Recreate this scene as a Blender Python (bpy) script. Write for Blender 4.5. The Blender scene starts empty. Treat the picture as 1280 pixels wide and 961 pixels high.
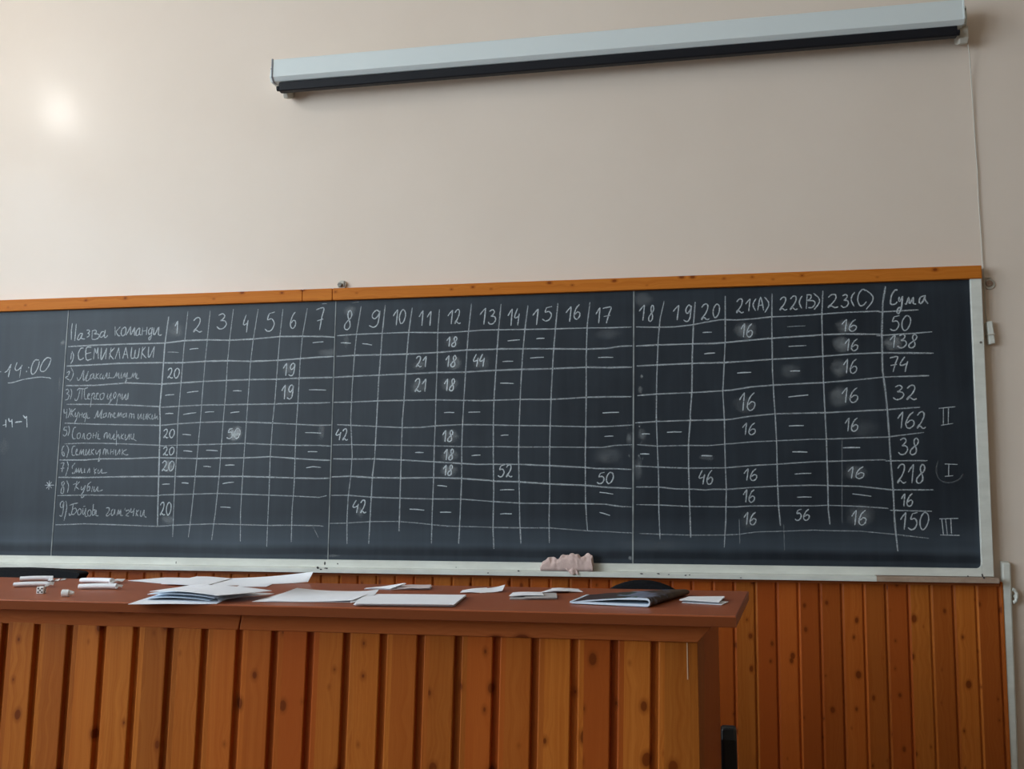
import bpy, bmesh, math, random
from mathutils import Vector, Matrix, noise
random.seed(7)
C = bpy.context.scene.collection
scn = bpy.context.scene
# tuning values: light, lamps, wall paint, board gloss
DAY_COL = (0.71, 0.865, 1.0)
WINDOWS_LIGHT = [(-1.7, 36.0), (-3.5, 155.0), (-5.4, 200.0), (-7.4, 195.0)]
LAMP_E = 105.0
WALL_A, WALL_B = (0.80, 0.665, 0.555), (0.77, 0.635, 0.525)
WALL_ROUGH, WALL_SPEC = 0.40, 0.25
BOARD_ROUGH, BOARD_SPEC, BOARD_COL = 0.50, 0.36, (0.0062, 0.0100, 0.0158, 1)
# ------------------------------------------------------------------ camera, light, exposure
cam_data = bpy.data.cameras.new('camera')
cam = bpy.data.objects.new('camera', cam_data); C.objects.link(cam)
cam_data.sensor_width = 36.0; cam_data.lens = 36.0 * 1200.0 / 1280.0
cam_data.clip_start = 0.02; cam_data.clip_end = 60
cr, cu, cf = Vector((0.985771, 0.168082, 0.001800)), Vector((0.017716, -0.114539, 0.993261)), Vector((-0.167156, 0.979096, 0.115887))
cam.matrix_world = Matrix(((cr.x, cu.x, -cf.x, 0.0), (cr.y, cu.y, -cf.y, -3.9), (cr.z, cu.z, -cf.z, 1.15), (0, 0, 0, 1)))
scn.camera = cam
vs = scn.view_settings
vs.view_transform = 'Standard'; vs.look = 'None'; vs.gamma = 1.0; vs.use_curve_mapping = False
vs.exposure = 0.0
world = bpy.data.worlds.new('sky'); scn.world = world; world.use_nodes = True
world.node_tree.nodes['Background'].inputs[0].default_value = (0.75, 0.87, 1.0, 1)
world.node_tree.nodes['Background'].inputs[1].default_value = 1.0
def daylight(x, y, z, w, h, power, col, rz):
    d = bpy.data.lights.new('window_daylight', 'AREA'); d.shape = 'RECTANGLE'; d.size = w; d.size_y = h
    d.energy = power; d.color = col
    o = bpy.data.objects.new('window_daylight', d); C.objects.link(o); o.location = (x, y, z)
    o.rotation_euler = rz
SIDE = (math.radians(90), 0, math.radians(-90))
for yy, pw in WINDOWS_LIGHT:
    daylight(-5.33, yy, 2.55, 1.5, 2.7, pw, DAY_COL, SIDE)

# ------------------------------------------------------------------ helpers
def tag(o, label=None, cat=None, group=None, kind=None):
    if label: o['label'] = label
    if cat: o['category'] = cat
    if group: o['group'] = group
    if kind: o['kind'] = kind
    return o
def thing(name, label, cat, loc=(0, 0, 0), group=None):
    o = bpy.data.objects.new(name, None); C.objects.link(o); o.location = loc; o.empty_display_size = 0.05
    return tag(o, label, cat, group)
def obj(name, bm, mat, parent=None, smooth=False, bevel=0.0, seg=2):
    me = bpy.data.meshes.new(name)
    bmesh.ops.recalc_face_normals(bm, faces=bm.faces)
    bm.to_mesh(me); bm.free()
    if smooth:
        for p in me.polygons: p.use_smooth = True
    me.materials.append(mat)
    o = bpy.data.objects.new(name, me); C.objects.link(o)
    if parent is not None:
        o.parent = parent
        if parent.type == 'EMPTY' and not parent.parent:
            o.location = (-parent.location.x, -parent.location.y, -parent.location.z)
    if bevel:
        m = o.modifiers.new('soft_edges', 'BEVEL'); m.width = bevel; m.segments = seg; m.limit_method = 'ANGLE'
    return o
def box(bm, x0, x1, y0, y1, z0, z1):
    v = [bm.verts.new((x, y, z)) for z in (z0, z1) for x, y in ((x0, y0), (x1, y0), (x1, y1), (x0, y1))]
    for f in ((3, 2, 1, 0), (4, 5, 6, 7), (0, 1, 5, 4), (1, 2, 6, 5), (2, 3, 7, 6), (3, 0, 4, 7)):
        bm.faces.new([v[i] for i in f])
def hexa(bm, pts):      # 8 points: bottom ring of four, top ring of four
    v = [bm.verts.new(p) for p in pts]
    for f in ((3, 2, 1, 0), (4, 5, 6, 7), (0, 1, 5, 4), (1, 2, 6, 5), (2, 3, 7, 6), (3, 0, 4, 7)):
        bm.faces.new([v[i] for i in f])
def extrude_profile(bm, prof, place):    # prof: closed list of 2D points, place(p, end) -> 3D
    a = [bm.verts.new(place(p, 0)) for p in prof]; b = [bm.verts.new(place(p, 1)) for p in prof]
    n = len(prof)
    for i in range(n):
        bm.faces.new((a[i], a[(i + 1) % n], b[(i + 1) % n], b[i]))
    bm.faces.new(a[::-1]); bm.faces.new(b)
def tube(bm, pts, rad, n=10, flat=1.0):
    pts = [Vector(p) for p in pts]; rings = []
    for i, p in enumerate(pts):
        d = (pts[min(i + 1, len(pts) - 1)] - pts[max(i - 1, 0)]).normalized()
        up = Vector((0, 0, 1)) if abs(d.z) < 0.9 else Vector((0, 1, 0))
        s = d.cross(up).normalized(); u = s.cross(d)
        r = rad[i] if isinstance(rad, (list, tuple)) else rad
        rings.append([bm.verts.new(p + s * r * math.cos(2 * math.pi * k / n) + u * r * flat * math.sin(2 * math.pi * k / n)) for k in range(n)])
    for a, b in zip(rings, rings[1:]):
        for k in range(n): bm.faces.new((a[k], a[(k + 1) % n], b[(k + 1) % n], b[k]))
    bm.faces.new(rings[0][::-1]); bm.faces.new(rings[-1])
def disc_y(bm, x, z, y0, y1, r, n=20):   # short cylinder whose axis is the wall normal
    extrude_profile(bm, [(x + r * math.cos(2 * math.pi * k / n), z + r * math.sin(2 * math.pi * k / n)) for k in range(n)],
                    lambda p, e: (p[0], y0 if e == 0 else y1, p[1]))
def sheet_into(bm, c, bow=0.0, ripple=0.0, th=0.0005, n=14, m=10, seed=0):
    """one bent sheet: c = front-left, front-right, back-right, back-left corners with heights"""
    c = [Vector(p) for p in c]; top = []; bot = []
    for j in range(m + 1):
        t = j / m; rt = []; rb = []
        for i in range(n + 1):
            s = i / n
            p = (c[0] * (1 - s) + c[1] * s) * (1 - t) + (c[3] * (1 - s) + c[2] * s) * t
            z = bow * 4 * s * (1 - s) + ripple * noise.noise(Vector((s * 2.3 + seed, t * 2.1 - seed, seed * 1.7)))
            p = p + Vector((0, 0, max(z, -p.z + DESK_TOP + 0.0004)))
            rt.append(bm.verts.new(p + Vector((0, 0, th)))); rb.append(bm.verts.new(p))
        top.append(rt); bot.append(rb)
    for j in range(m):
        for i in range(n):
            bm.faces.new((top[j][i], top[j][i + 1], top[j + 1][i + 1], top[j + 1][i]))
            bm.faces.new((bot[j][i], bot[j + 1][i], bot[j + 1][i + 1], bot[j][i + 1]))
    for i in range(n):
        bm.faces.new((bot[0][i], bot[0][i + 1], top[0][i + 1], top[0][i])); bm.faces.new((top[m][i], top[m][i + 1], bot[m][i + 1], bot[m][i]))
    for j in range(m):
        bm.faces.new((top[j][0], top[j + 1][0], bot[j + 1][0], bot[j][0])); bm.faces.new((bot[j][n], bot[j + 1][n], top[j + 1][n], top[j][n]))
DESK_TOP = 0.93
# ------------------------------------------------------------------ materials
def M(name, col, rough=0.6, spec=0.5, metal=0.0):
    m = bpy.data.materials.new(name); m.use_nodes = True
    b = m.node_tree.nodes['Principled BSDF']
    b.inputs['Base Color'].default_value = (*col, 1); b.inputs['Roughness'].default_value = rough
    b.inputs['Specular IOR Level'].default_value = spec; b.inputs['Metallic'].default_value = metal
    return m
class NT:
    def __init__(s, m): s.t = m.node_tree; s.b = s.t.nodes['Principled BSDF']
    def n(s, typ, **kw):
        x = s.t.nodes.new(typ)
        for k, v in kw.items(): setattr(x, k, v)
        return x
    def put(s, sock, v):
        if isinstance(v, bpy.types.NodeSocket): s.t.links.new(v, sock)
        else: sock.default_value = v
    def math(s, op, a, b=0.0, c=0.0, clamp=False):
        x = s.n('ShaderNodeMath', operation=op); x.use_clamp = clamp
        for i, v in enumerate((a, b, c)): s.put(x.inputs[i], v)
        return x.outputs[0]
    def mix(s, f, a, b, mode='MIX'):
        x = s.n('ShaderNodeMix', data_type='RGBA', blend_type=mode)
        s.put(x.inputs[0], f); s.put(x.inputs[6], a); s.put(x.inputs[7], b); return x.outputs[2]
    def ramp(s, f, stops):
        x = s.n('ShaderNodeValToRGB'); e = x.color_ramp.elements
        while len(e) < len(stops): e.new(0.5)
        for k, (p, c) in enumerate(stops): e[k].position = p; e[k].color = (c, c, c, 1) if not isinstance(c, tuple) else (*c, 1)
        s.put(x.inputs[0], f); return x.outputs[0]
    def noise(s, vec, scale, detail=3.0, rough=0.5, dist=0.0):
        x = s.n('ShaderNodeTexNoise'); s.put(x.inputs['Vector'], vec); x.inputs['Scale'].default_value = scale
        x.inputs['Detail'].default_value = detail; x.inputs['Roughness'].default_value = rough; x.inputs['Distortion'].default_value = dist
        return x.outputs['Fac']
    def xyz(s, src='Object'):
        c = s.n('ShaderNodeTexCoord'); p = s.n('ShaderNodeSeparateXYZ'); s.t.links.new(c.outputs[src], p.inputs[0])
        return p.outputs[0], p.outputs[1], p.outputs[2], c.outputs[src]
    def comb(s, a, b, c):
        x = s.n('ShaderNodeCombineXYZ')
        for i, v in enumerate((a, b, c)): s.put(x.inputs[i], v)
        return x.outputs[0]
    def bump(s, h, strength, dist):
        x = s.n('ShaderNodeBump'); x.inputs['Strength'].default_value = strength; x.inputs['Distance'].default_value = dist
        s.t.links.new(h, x.inputs['Height']); s.t.links.new(x.outputs[0], s.b.inputs['Normal'])
def wood(name, light, dark, red, pitch, x0, shear, along='z', rough=0.35, knots=True, seed=0.0, vary=1.0, spec=0.16):
    m = M(name, light, rough, spec); t = NT(m)
    x, y, z, _ = t.xyz()
    if along == 'z':
        a = t.math('SUBTRACT', x, t.math('MULTIPLY', z, shear)); l = z
    else:
        a = z; l = x
    a = t.math('SUBTRACT', a, x0)
    idx = t.math('FLOOR', t.math('DIVIDE', a, pitch))
    wn = t.n('ShaderNodeTexWhiteNoise', noise_dimensions='1D'); t.put(wn.inputs['W'], t.math('ADD', idx, seed)); r = wn.outputs['Value']
    wn2 = t.n('ShaderNodeTexWhiteNoise', noise_dimensions='1D'); t.put(wn2.inputs['W'], t.math('ADD', idx, seed + 71.3)); r2 = wn2.outputs['Value']
    l2 = t.math('ADD', l, t.math('MULTIPLY', r, 17.0))
    warp = t.noise(t.comb(t.math('MULTIPLY', a, 6.0), t.math('MULTIPLY', r, 31.0), t.math('MULTIPLY', l2, 2.2)), 1.0, 2.0)
    kv = t.n('ShaderNodeTexVoronoi', feature='F1', distance='EUCLIDEAN', voronoi_dimensions='2D')
    t.put(kv.inputs['Vector'], t.comb(t.math('ADD', t.math('ADD', t.math('MULTIPLY', a, 15.0), t.math('MULTIPLY', warp, 0.5)), t.math('MULTIPLY', r, 57.0)), t.math('MULTIPLY', l2, 9.5), 0.0)); kv.inputs['Scale'].default_value = 1.0
    kd = kv.outputs['Distance']
    kr = t.n('ShaderNodeSeparateColor'); t.t.links.new(kv.outputs['Color'], kr.inputs[0])
    big = t.math('SUBTRACT', t.math('MULTIPLY', t.math('POWER', kr.outputs[0], 1.8), 0.185), 0.040)
    near = t.ramp(kd, [(0.0, 1.0), (0.45, 0.0)])
    aw = t.math('ADD', t.math('ADD', a, t.math('MULTIPLY', warp, 0.035)), t.math('MULTIPLY', near, 0.012))
    g1 = t.noise(t.comb(t.math('MULTIPLY', aw, 120.0), t.math('MULTIPLY', r, 9.0), t.math('MULTIPLY', l2, 1.1)), 1.0, 3.0, 0.6)
    g2 = t.noise(t.comb(t.math('MULTIPLY', a, 420.0), t.math('MULTIPLY', r, 9.0), t.math('MULTIPLY', l2, 7.0)), 1.0, 2.0, 0.6)
    f = t.math('ADD', t.math('MULTIPLY', g1, 0.75), t.math('MULTIPLY', g2, 0.25))
    f = t.ramp(f, [(0.34, 0.0), (0.66, 1.0)])
    col = t.mix(f, (*light, 1), (*dark, 1))
    col = t.mix(t.math('MULTIPLY', r2, 0.85 * vary), col, (*red, 1))
    v = t.math('ADD', 1.0 - 0.16 * vary, t.math('MULTIPLY', r, 0.34 * vary))
    hs = t.n('ShaderNodeHueSaturation'); t.put(hs.inputs['Color'], col); t.put(hs.inputs['Value'], v); col = hs.outputs[0]
    if knots:
        k = t.math('SUBTRACT', big, kd); k = t.math('MULTIPLY', k, 40.0, clamp=True)
        col = t.mix(t.math('MULTIPLY', k, 0.85), col, (dark[0] * 0.20, dark[1] * 0.10, dark[2] * 0.10, 1))
        halo = t.ramp(t.math('SUBTRACT', kd, big), [(0.0, 0.55), (0.09, 0.0)])
        col = t.mix(t.math('MULTIPLY', halo, t.math('GREATER_THAN', kr.outputs[0], 0.42)), col, (dark[0] * 0.55, dark[1] * 0.42, dark[2] * 0.4, 1))
    t.put(t.b.inputs['Base Color'], col)
    t.bump(g2, 0.06, 0.002)
    return m
def noisy(name, c1, c2, scale, rough=0.6, spec=0.5, stretch=(1, 1, 1), bump=0.0, lo=0.35, hi=0.65):
    m = M(name, c1, rough, spec); t = NT(m); x, y, z, v = t.xyz()
    n = t.noise(t.comb(t.math('MULTIPLY', x, stretch[0]), t.math('MULTIPLY', y, stretch[1]), t.math('MULTIPLY', z, stretch[2])), scale, 4.0, 0.6)
    t.put(t.b.inputs['Base Color'], t.mix(t.ramp(n, [(lo, 0.0), (hi, 1.0)]), (*c1, 1), (*c2, 1)))
    if bump: t.bump(n, bump, 0.004)
    return m
PINE_L, PINE_D, PINE_R = (0.46, 0.142, 0.022), (0.35, 0.090, 0.011), (0.33, 0.060, 0.009)
m_desk_plank = wood('varnished_desk_planks', PINE_L, PINE_D, PINE_R, 0.0784, -1.4583, 0.022)
m_wall_plank = wood('varnished_wall_planks', (0.52, 0.156, 0.024), (0.40, 0.100, 0.012), (0.38, 0.066, 0.010), 0.0798, -1.3845, 0.010, seed=40.0, rough=0.4)
m_rail = wood('orange_pine_rail', (0.62, 0.205, 0.028), (0.50, 0.135, 0.014), (0.52, 0.14, 0.016), 0.4, 1.8, 0.0, along='x', spec=0.12, rough=0.55, seed=9.0, vary=0.5)
m_cornice = wood('stained_cornice', (0.46, 0.130, 0.036), (0.39, 0.098, 0.024), (0.37, 0.085, 0.020), 0.4, 0.7, 0.0, along='x', rough=0.4, seed=3.0, vary=0.4)
m_desk_top = wood('brown_laminate', (0.34, 0.090, 0.034), (0.31, 0.079, 0.029), (0.32, 0.080, 0.030), 0.9, -3.0, 0.0, along='x', spec=0.12, rough=0.36, knots=False, seed=5.0, vary=0.1)
m_edge = M('dark_edge_banding', (0.185, 0.046, 0.014), 0.7, 0.06)
m_wall = noisy('cream_wall_paint', WALL_A, WALL_B, 1.3, rough=WALL_ROUGH, spec=WALL_SPEC, bump=0.0)
_w = m_wall.node_tree.nodes['Principled BSDF']; _w.inputs['Coat Weight'].default_value = 0.16; _w.inputs['Coat Roughness'].default_value = 0.17
def add_wall_bump(m):
    t = NT(m); x, y, z, v = t.xyz(); n = t.noise(v, 9.0, 4.0, 0.55); t.bump(n, 0.04, 0.01)
add_wall_bump(m_wall)
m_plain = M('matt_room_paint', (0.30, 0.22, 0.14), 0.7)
m_ceil = M('white_ceiling_paint', (0.72, 0.68, 0.61), 0.8)
m_floor = noisy('brown_linoleum', (0.10, 0.050, 0.028), (0.075, 0.038, 0.02), 5.0, rough=0.5)
m_white = noisy('white_gloss_frame', (0.78, 0.77, 0.69), (0.68, 0.665, 0.59), 7.0, rough=0.4, stretch=(1, 1, 3))
m_worn = noisy('worn_ledge_paint', (0.42, 0.30, 0.22), (0.36, 0.24, 0.17), 30.0, rough=0.7)
m_case = M('white_screen_case', (0.71, 0.74, 0.715), 0.5, 0.3)
m_case_edge = M('grey_end_cap_line', (0.22, 0.22, 0.24), 0.5)
m_bracket = M('cream_bracket', (0.55, 0.50, 0.42), 0.5)
m_black = M('black_bar', (0.006, 0.006, 0.009), 0.5, 0.3)
m_chair = noisy('black_upholstery', (0.006, 0.006, 0.007), (0.010, 0.010, 0.012), 160.0, rough=0.8, spec=0.12)
m_plastic = M('black_plastic', (0.008, 0.008, 0.010), 0.35)
m_paper = noisy('white_paper', (0.93, 0.92, 0.94), (0.90, 0.89, 0.92), 14.0, rough=0.75, spec=0.2)
m_paper_b = noisy('bluish_shaded_paper', (0.70, 0.78, 0.86), (0.66, 0.74, 0.83), 14.0, rough=0.75, spec=0.2)  # white paper with bluish shade mixed into its colour
m_paper_g = noisy('greyish_paper', (0.50, 0.46, 0.44), (0.44, 0.41, 0.40), 20.0, rough=0.7, spec=0.2)
m_paper_p = noisy('pinkish_shaded_paper', (0.66, 0.54, 0.52), (0.60, 0.49, 0.48), 20.0, rough=0.7, spec=0.2)  # pinkish shade under the folded slip, put into the paper colour
m_rag = noisy('pink_cloth', (0.72, 0.53, 0.47), (0.64, 0.45, 0.40), 60.0, rough=0.95, spec=0.1, bump=0.15)
m_chalk_stick = noisy('chalk_stick', (0.92, 0.92, 0.90), (0.86, 0.86, 0.84), 90.0, rough=0.9, spec=0.1)
m_metal = noisy('dull_metal', (0.30, 0.28, 0.24), (0.10, 0.08, 0.06), 120.0, rough=0.45, spec=0.5)
m_rust = noisy('rusty_socket', (0.24, 0.13, 0.08), (0.36, 0.25, 0.17), 80.0, rough=0.7)
m_cable = M('cream_cable', (0.58, 0.53, 0.45), 0.6)
m_pale_strip = M('pale_strip', (0.62, 0.38, 0.22), 0.6)
m_soot = M('dark_scuff', (0.06, 0.05, 0.045), 0.8)
# blackboard: dark slate paint with wiped chalk dust
def board_material():
    m = M('slate_board_paint', (0.02, 0.024, 0.028), BOARD_ROUGH, BOARD_SPEC); t = NT(m); x, y, z, v = t.xyz()
    n1 = t.noise(t.comb(t.math('MULTIPLY', x, 1.0), 0.0, t.math('MULTIPLY', z, 0.6)), 3.0, 4.0, 0.6)
    n2 = t.noise(t.comb(t.math('MULTIPLY', x, 26.0), 0.0, t.math('MULTIPLY', z, 1.4)), 1.0, 3.0, 0.6)
    n3 = t.noise(t.comb(t.math('MULTIPLY', x, 1.5), 0.0, t.math('MULTIPLY', z, 30.0)), 1.0, 2.0, 0.5)
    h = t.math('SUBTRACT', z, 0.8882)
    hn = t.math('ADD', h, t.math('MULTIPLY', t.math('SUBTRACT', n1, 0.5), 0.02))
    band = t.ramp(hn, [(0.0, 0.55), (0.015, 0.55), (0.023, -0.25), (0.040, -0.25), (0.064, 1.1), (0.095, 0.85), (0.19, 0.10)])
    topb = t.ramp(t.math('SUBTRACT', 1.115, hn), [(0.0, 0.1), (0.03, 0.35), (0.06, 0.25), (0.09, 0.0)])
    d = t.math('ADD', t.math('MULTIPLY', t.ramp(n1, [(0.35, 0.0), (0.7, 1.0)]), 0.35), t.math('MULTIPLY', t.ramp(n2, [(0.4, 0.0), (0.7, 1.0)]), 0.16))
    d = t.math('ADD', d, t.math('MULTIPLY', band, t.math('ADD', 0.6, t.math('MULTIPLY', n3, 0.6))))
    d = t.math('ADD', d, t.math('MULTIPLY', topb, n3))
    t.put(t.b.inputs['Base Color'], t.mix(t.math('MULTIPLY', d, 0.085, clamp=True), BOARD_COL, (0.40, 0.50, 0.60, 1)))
    return m
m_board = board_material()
m_seam = noisy('pale_joint_strip', (0.34, 0.36, 0.35), (0.16, 0.17, 0.17), 25.0, rough=0.5, stretch=(1, 1, 0.6))
def chalk_material(name, col, grain, lo, hi):
    m = bpy.data.materials.new(name); m.use_nodes = True; t = NT(m)
    x, y, z, v = t.xyz()
    at = t.n('ShaderNodeAttribute', attribute_name='dust', attribute_type='GEOMETRY')
    n = t.noise(v, grain, 2.0, 0.7)
    f = t.math('MULTIPLY', at.outputs['Fac'], t.ramp(n, [(lo, 0.25), (hi, 1.0)]), clamp=True)
    tr = t.n('ShaderNodeBsdfTransparent'); df = t.n('ShaderNodeBsdfDiffuse'); df.inputs[0].default_value = (*col, 1)
    mx = t.n('ShaderNodeMixShader'); t.put(mx.inputs[0], f); t.t.links.new(tr.outputs[0], mx.inputs[1]); t.t.links.new(df.outputs[0], mx.inputs[2])
    t.t.links.new(mx.outputs[0], t.t.nodes['Material Output'].inputs[0])
    return m
m_chalk = chalk_material('chalk_line', (0.74, 0.78, 0.80), 260.0, 0.3, 0.6)
m_smear = chalk_material('chalk_smear', (0.70, 0.72, 0.72), 40.0, 0.25, 0.7)

# ------------------------------------------------------------------ room shell
def struct(name, bm, mat, **k):
    o = obj(name, bm, mat, **k); o['kind'] = 'structure'; return o
XL, XR, YB, ZC = -5.2, 3.4, -9.0, 4.15
b = bmesh.new(); box(b, XL - 0.2, XR + 0.2, 0.0, 0.2, 0.0, ZC); struct('wall_front', b, m_wall)
b = bmesh.new(); box(b, XR, XR + 0.2, YB, 0.0, 0.0, ZC); struct('wall_right', b, m_plain)
b = bmesh.new(); box(b, XL - 0.2, XR + 0.2, YB - 0.2, YB, 0.0, ZC); struct('wall_back', b, m_plain)
b = bmesh.new(); box(b, XL - 0.2, XR + 0.2, YB - 0.2, 0.2, -0.2, 0.0); struct('floor', b, m_floor)
b = bmesh.new(); box(b, XL - 0.2, XR + 0.2, YB - 0.2, 0.2, ZC, ZC + 0.2); struct('ceiling', b, m_ceil)
b = bmesh.new(); ys = sorted(w[0] for w in WINDOWS_LIGHT); prev = YB
for yc in ys:
    box(b, XL - 0.2, XL, prev, yc - 0.75, 0.0, ZC); prev = yc + 0.75
    box(b, XL - 0.2, XL, yc - 0.75, yc + 0.75, 0.0, 1.2); box(b, XL - 0.2, XL, yc - 0.75, yc + 0.75, 3.9, ZC)
box(b, XL - 0.2, XL, prev, 0.0, 0.0, ZC); struct('wall_left', b, m_plain)
for k, yc in enumerate(ys):
    b = bmesh.new()
    for a0, a1 in ((-0.75, -0.69), (0.69, 0.75), (-0.025, 0.025)): box(b, XL - 0.12, XL - 0.05, yc + a0, yc + a1, 1.2, 3.9)
    for z0, z1 in ((1.2, 1.27), (3.83, 3.9), (3.1, 3.15)): box(b, XL - 0.12, XL - 0.05, yc - 0.75, yc + 0.75, z0, z1)
    struct('window_%d' % (k + 1), b, m_white)

# ceiling lamps: glass globes on short stems
m_globe = bpy.data.materials.new('lit_globe'); m_globe.use_nodes = True
_p = m_globe.node_tree.nodes['Principled BSDF']; _p.inputs['Base Color'].default_value = (0.9, 0.9, 0.88, 1)
_p.inputs['Emission Color'].default_value = (1.0, 0.97, 0.92, 1); _p.inputs['Emission Strength'].default_value = LAMP_E
def lamp(x, y, z, r, mat, label):
    t = thing('ceiling_lamp', label, 'lamp', (x, y, z), None)
    b = bmesh.new(); bmesh.ops.create_uvsphere(b, u_segments=24, v_segments=16, radius=r); bmesh.ops.scale(b, verts=b.verts, vec=(1, 1, 2.2))
    bmesh.ops.translate(b, verts=b.verts, vec=(x, y, z)); obj('glass_globe', b, mat, t, smooth=True)
    b = bmesh.new(); tube(b, [(x, y, z + r * 2.1), (x, y, ZC)], 0.012); obj('stem', b, m_metal, t)
lamp(-4.261, -2.001, 3.85, 0.07, m_globe, 'long white glass lamp hanging from the ceiling near the windows')

# ------------------------------------------------------------------ wainscot on the front wall
def plank_profile(pitch, groove, depth, ease):
    g = groove / 2
    return [(0.0, depth), (g, depth), (g + ease, ease * 0.6), (g + ease * 2.2, 0.0), (pitch - g - ease * 2.2, 0.0), (pitch - g - ease, ease * 0.6), (pitch - g, depth)]
def planks(bm, x_first, n, pitch, prof, y_front, z0, z1, zref, shear, xclip=None, y_back=None):
    """n boards side by side, one continuous grooved sheet closed at the back"""
    pts = []
    for k in range(n):
        for px, py in prof: pts.append((x_first + k * pitch + px, y_front + py))
    pts.append((x_first + n * pitch, y_front + prof[0][1]))
    if xclip is not None:
        pts = [(min(x, xclip), y) for x, y in pts]
    pts += [(pts[-1][0], y_back), (pts[0][0], y_back)]
    extrude_profile(bm, pts, lambda p, e: (p[0] + shear * ((z1 if e else z0) - zref), p[1], z1 if e else z0))
LEDGE_Z = 0.8584
b = bmesh.new()
planks(b, -1.3845 - 34 * 0.0798, 81, 0.0798, plank_profile(0.0798, 0.0022, 0.006, 0.0032), -0.030, 0.02, LEDGE_Z - 0.02, 0.80, 0.010, 1.183, 0.0)
struct('trim_1', b, m_wall_plank)
b = bmesh.new(); box(b, -3.9, 1.170, -0.036, 0.0, LEDGE_Z - 0.034, LEDGE_Z - 0.018); struct('trim_2', b, m_cornice)

# ------------------------------------------------------------------ blackboard
BY = -0.03
SEAM = [(-2.7104, -2.6914), (-1.437, -1.428), (-0.1758, -0.1571), (1.1109, 1.1258)]       # (x_bottom, x_top) of the three joints and of the right edge
BZ0, BZ1 = 0.8882, 2.0200
board = thing('blackboard', 'dark slate blackboard with a chalk score table, white frame and orange wooden top rail', 'blackboard', (-1.2, 0, 0.85))
edges = [(-3.75, -3.73)] + [tuple(s) for s in SEAM]
panels = []
for k in range(4):
    (a0, a1), (c0, c1) = edges[k], edges[k + 1]
    b = bmesh.new(); yf = BY + (0.0006 if k in (1, 3) else 0.0)
    yf = BY
    hexa(b, [(a0, yf, BZ0), (c0, yf, BZ0), (c0, 0.0, BZ0), (a0, 0.0, BZ0), (a1, yf, BZ1), (c1, yf, BZ1), (c1, 0.0, BZ1), (a1, 0.0, BZ1)])
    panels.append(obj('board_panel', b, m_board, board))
def smoothed(pts): return pts
def ribbon(bm, lay, pts, w, op, y, rnd):
    n = len(pts); L = []
    for i in range(n):
        a = pts[max(i - 1, 0)]; c = pts[min(i + 1, n - 1)]
        dx, dz = c[0] - a[0], c[1] - a[1]; l = math.hypot(dx, dz) or 1e-6
        nx, nz = -dz / l, dx / l
        h = 0.5 * w * rnd.uniform(0.82, 1.18) * (0.7 if i in (0, n - 1) else 1.0)
        o = op * rnd.uniform(0.85, 1.12)
        row = []
        for s, q in ((-1.0, 0.0), (-0.45, 1.0), (0.45, 1.0), (1.0, 0.0)):
            v = bm.verts.new((pts[i][0] + nx * h * 1.5 * s, y, pts[i][1] + nz * h * 1.5 * s)); v[lay] = o * (q if q else 0.12); row.append(v)
        L.append(row)
    for a, c in zip(L, L[1:]):
        for k in range(3): bm.faces.new((a[k], a[k + 1], c[k + 1], c[k]))
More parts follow.
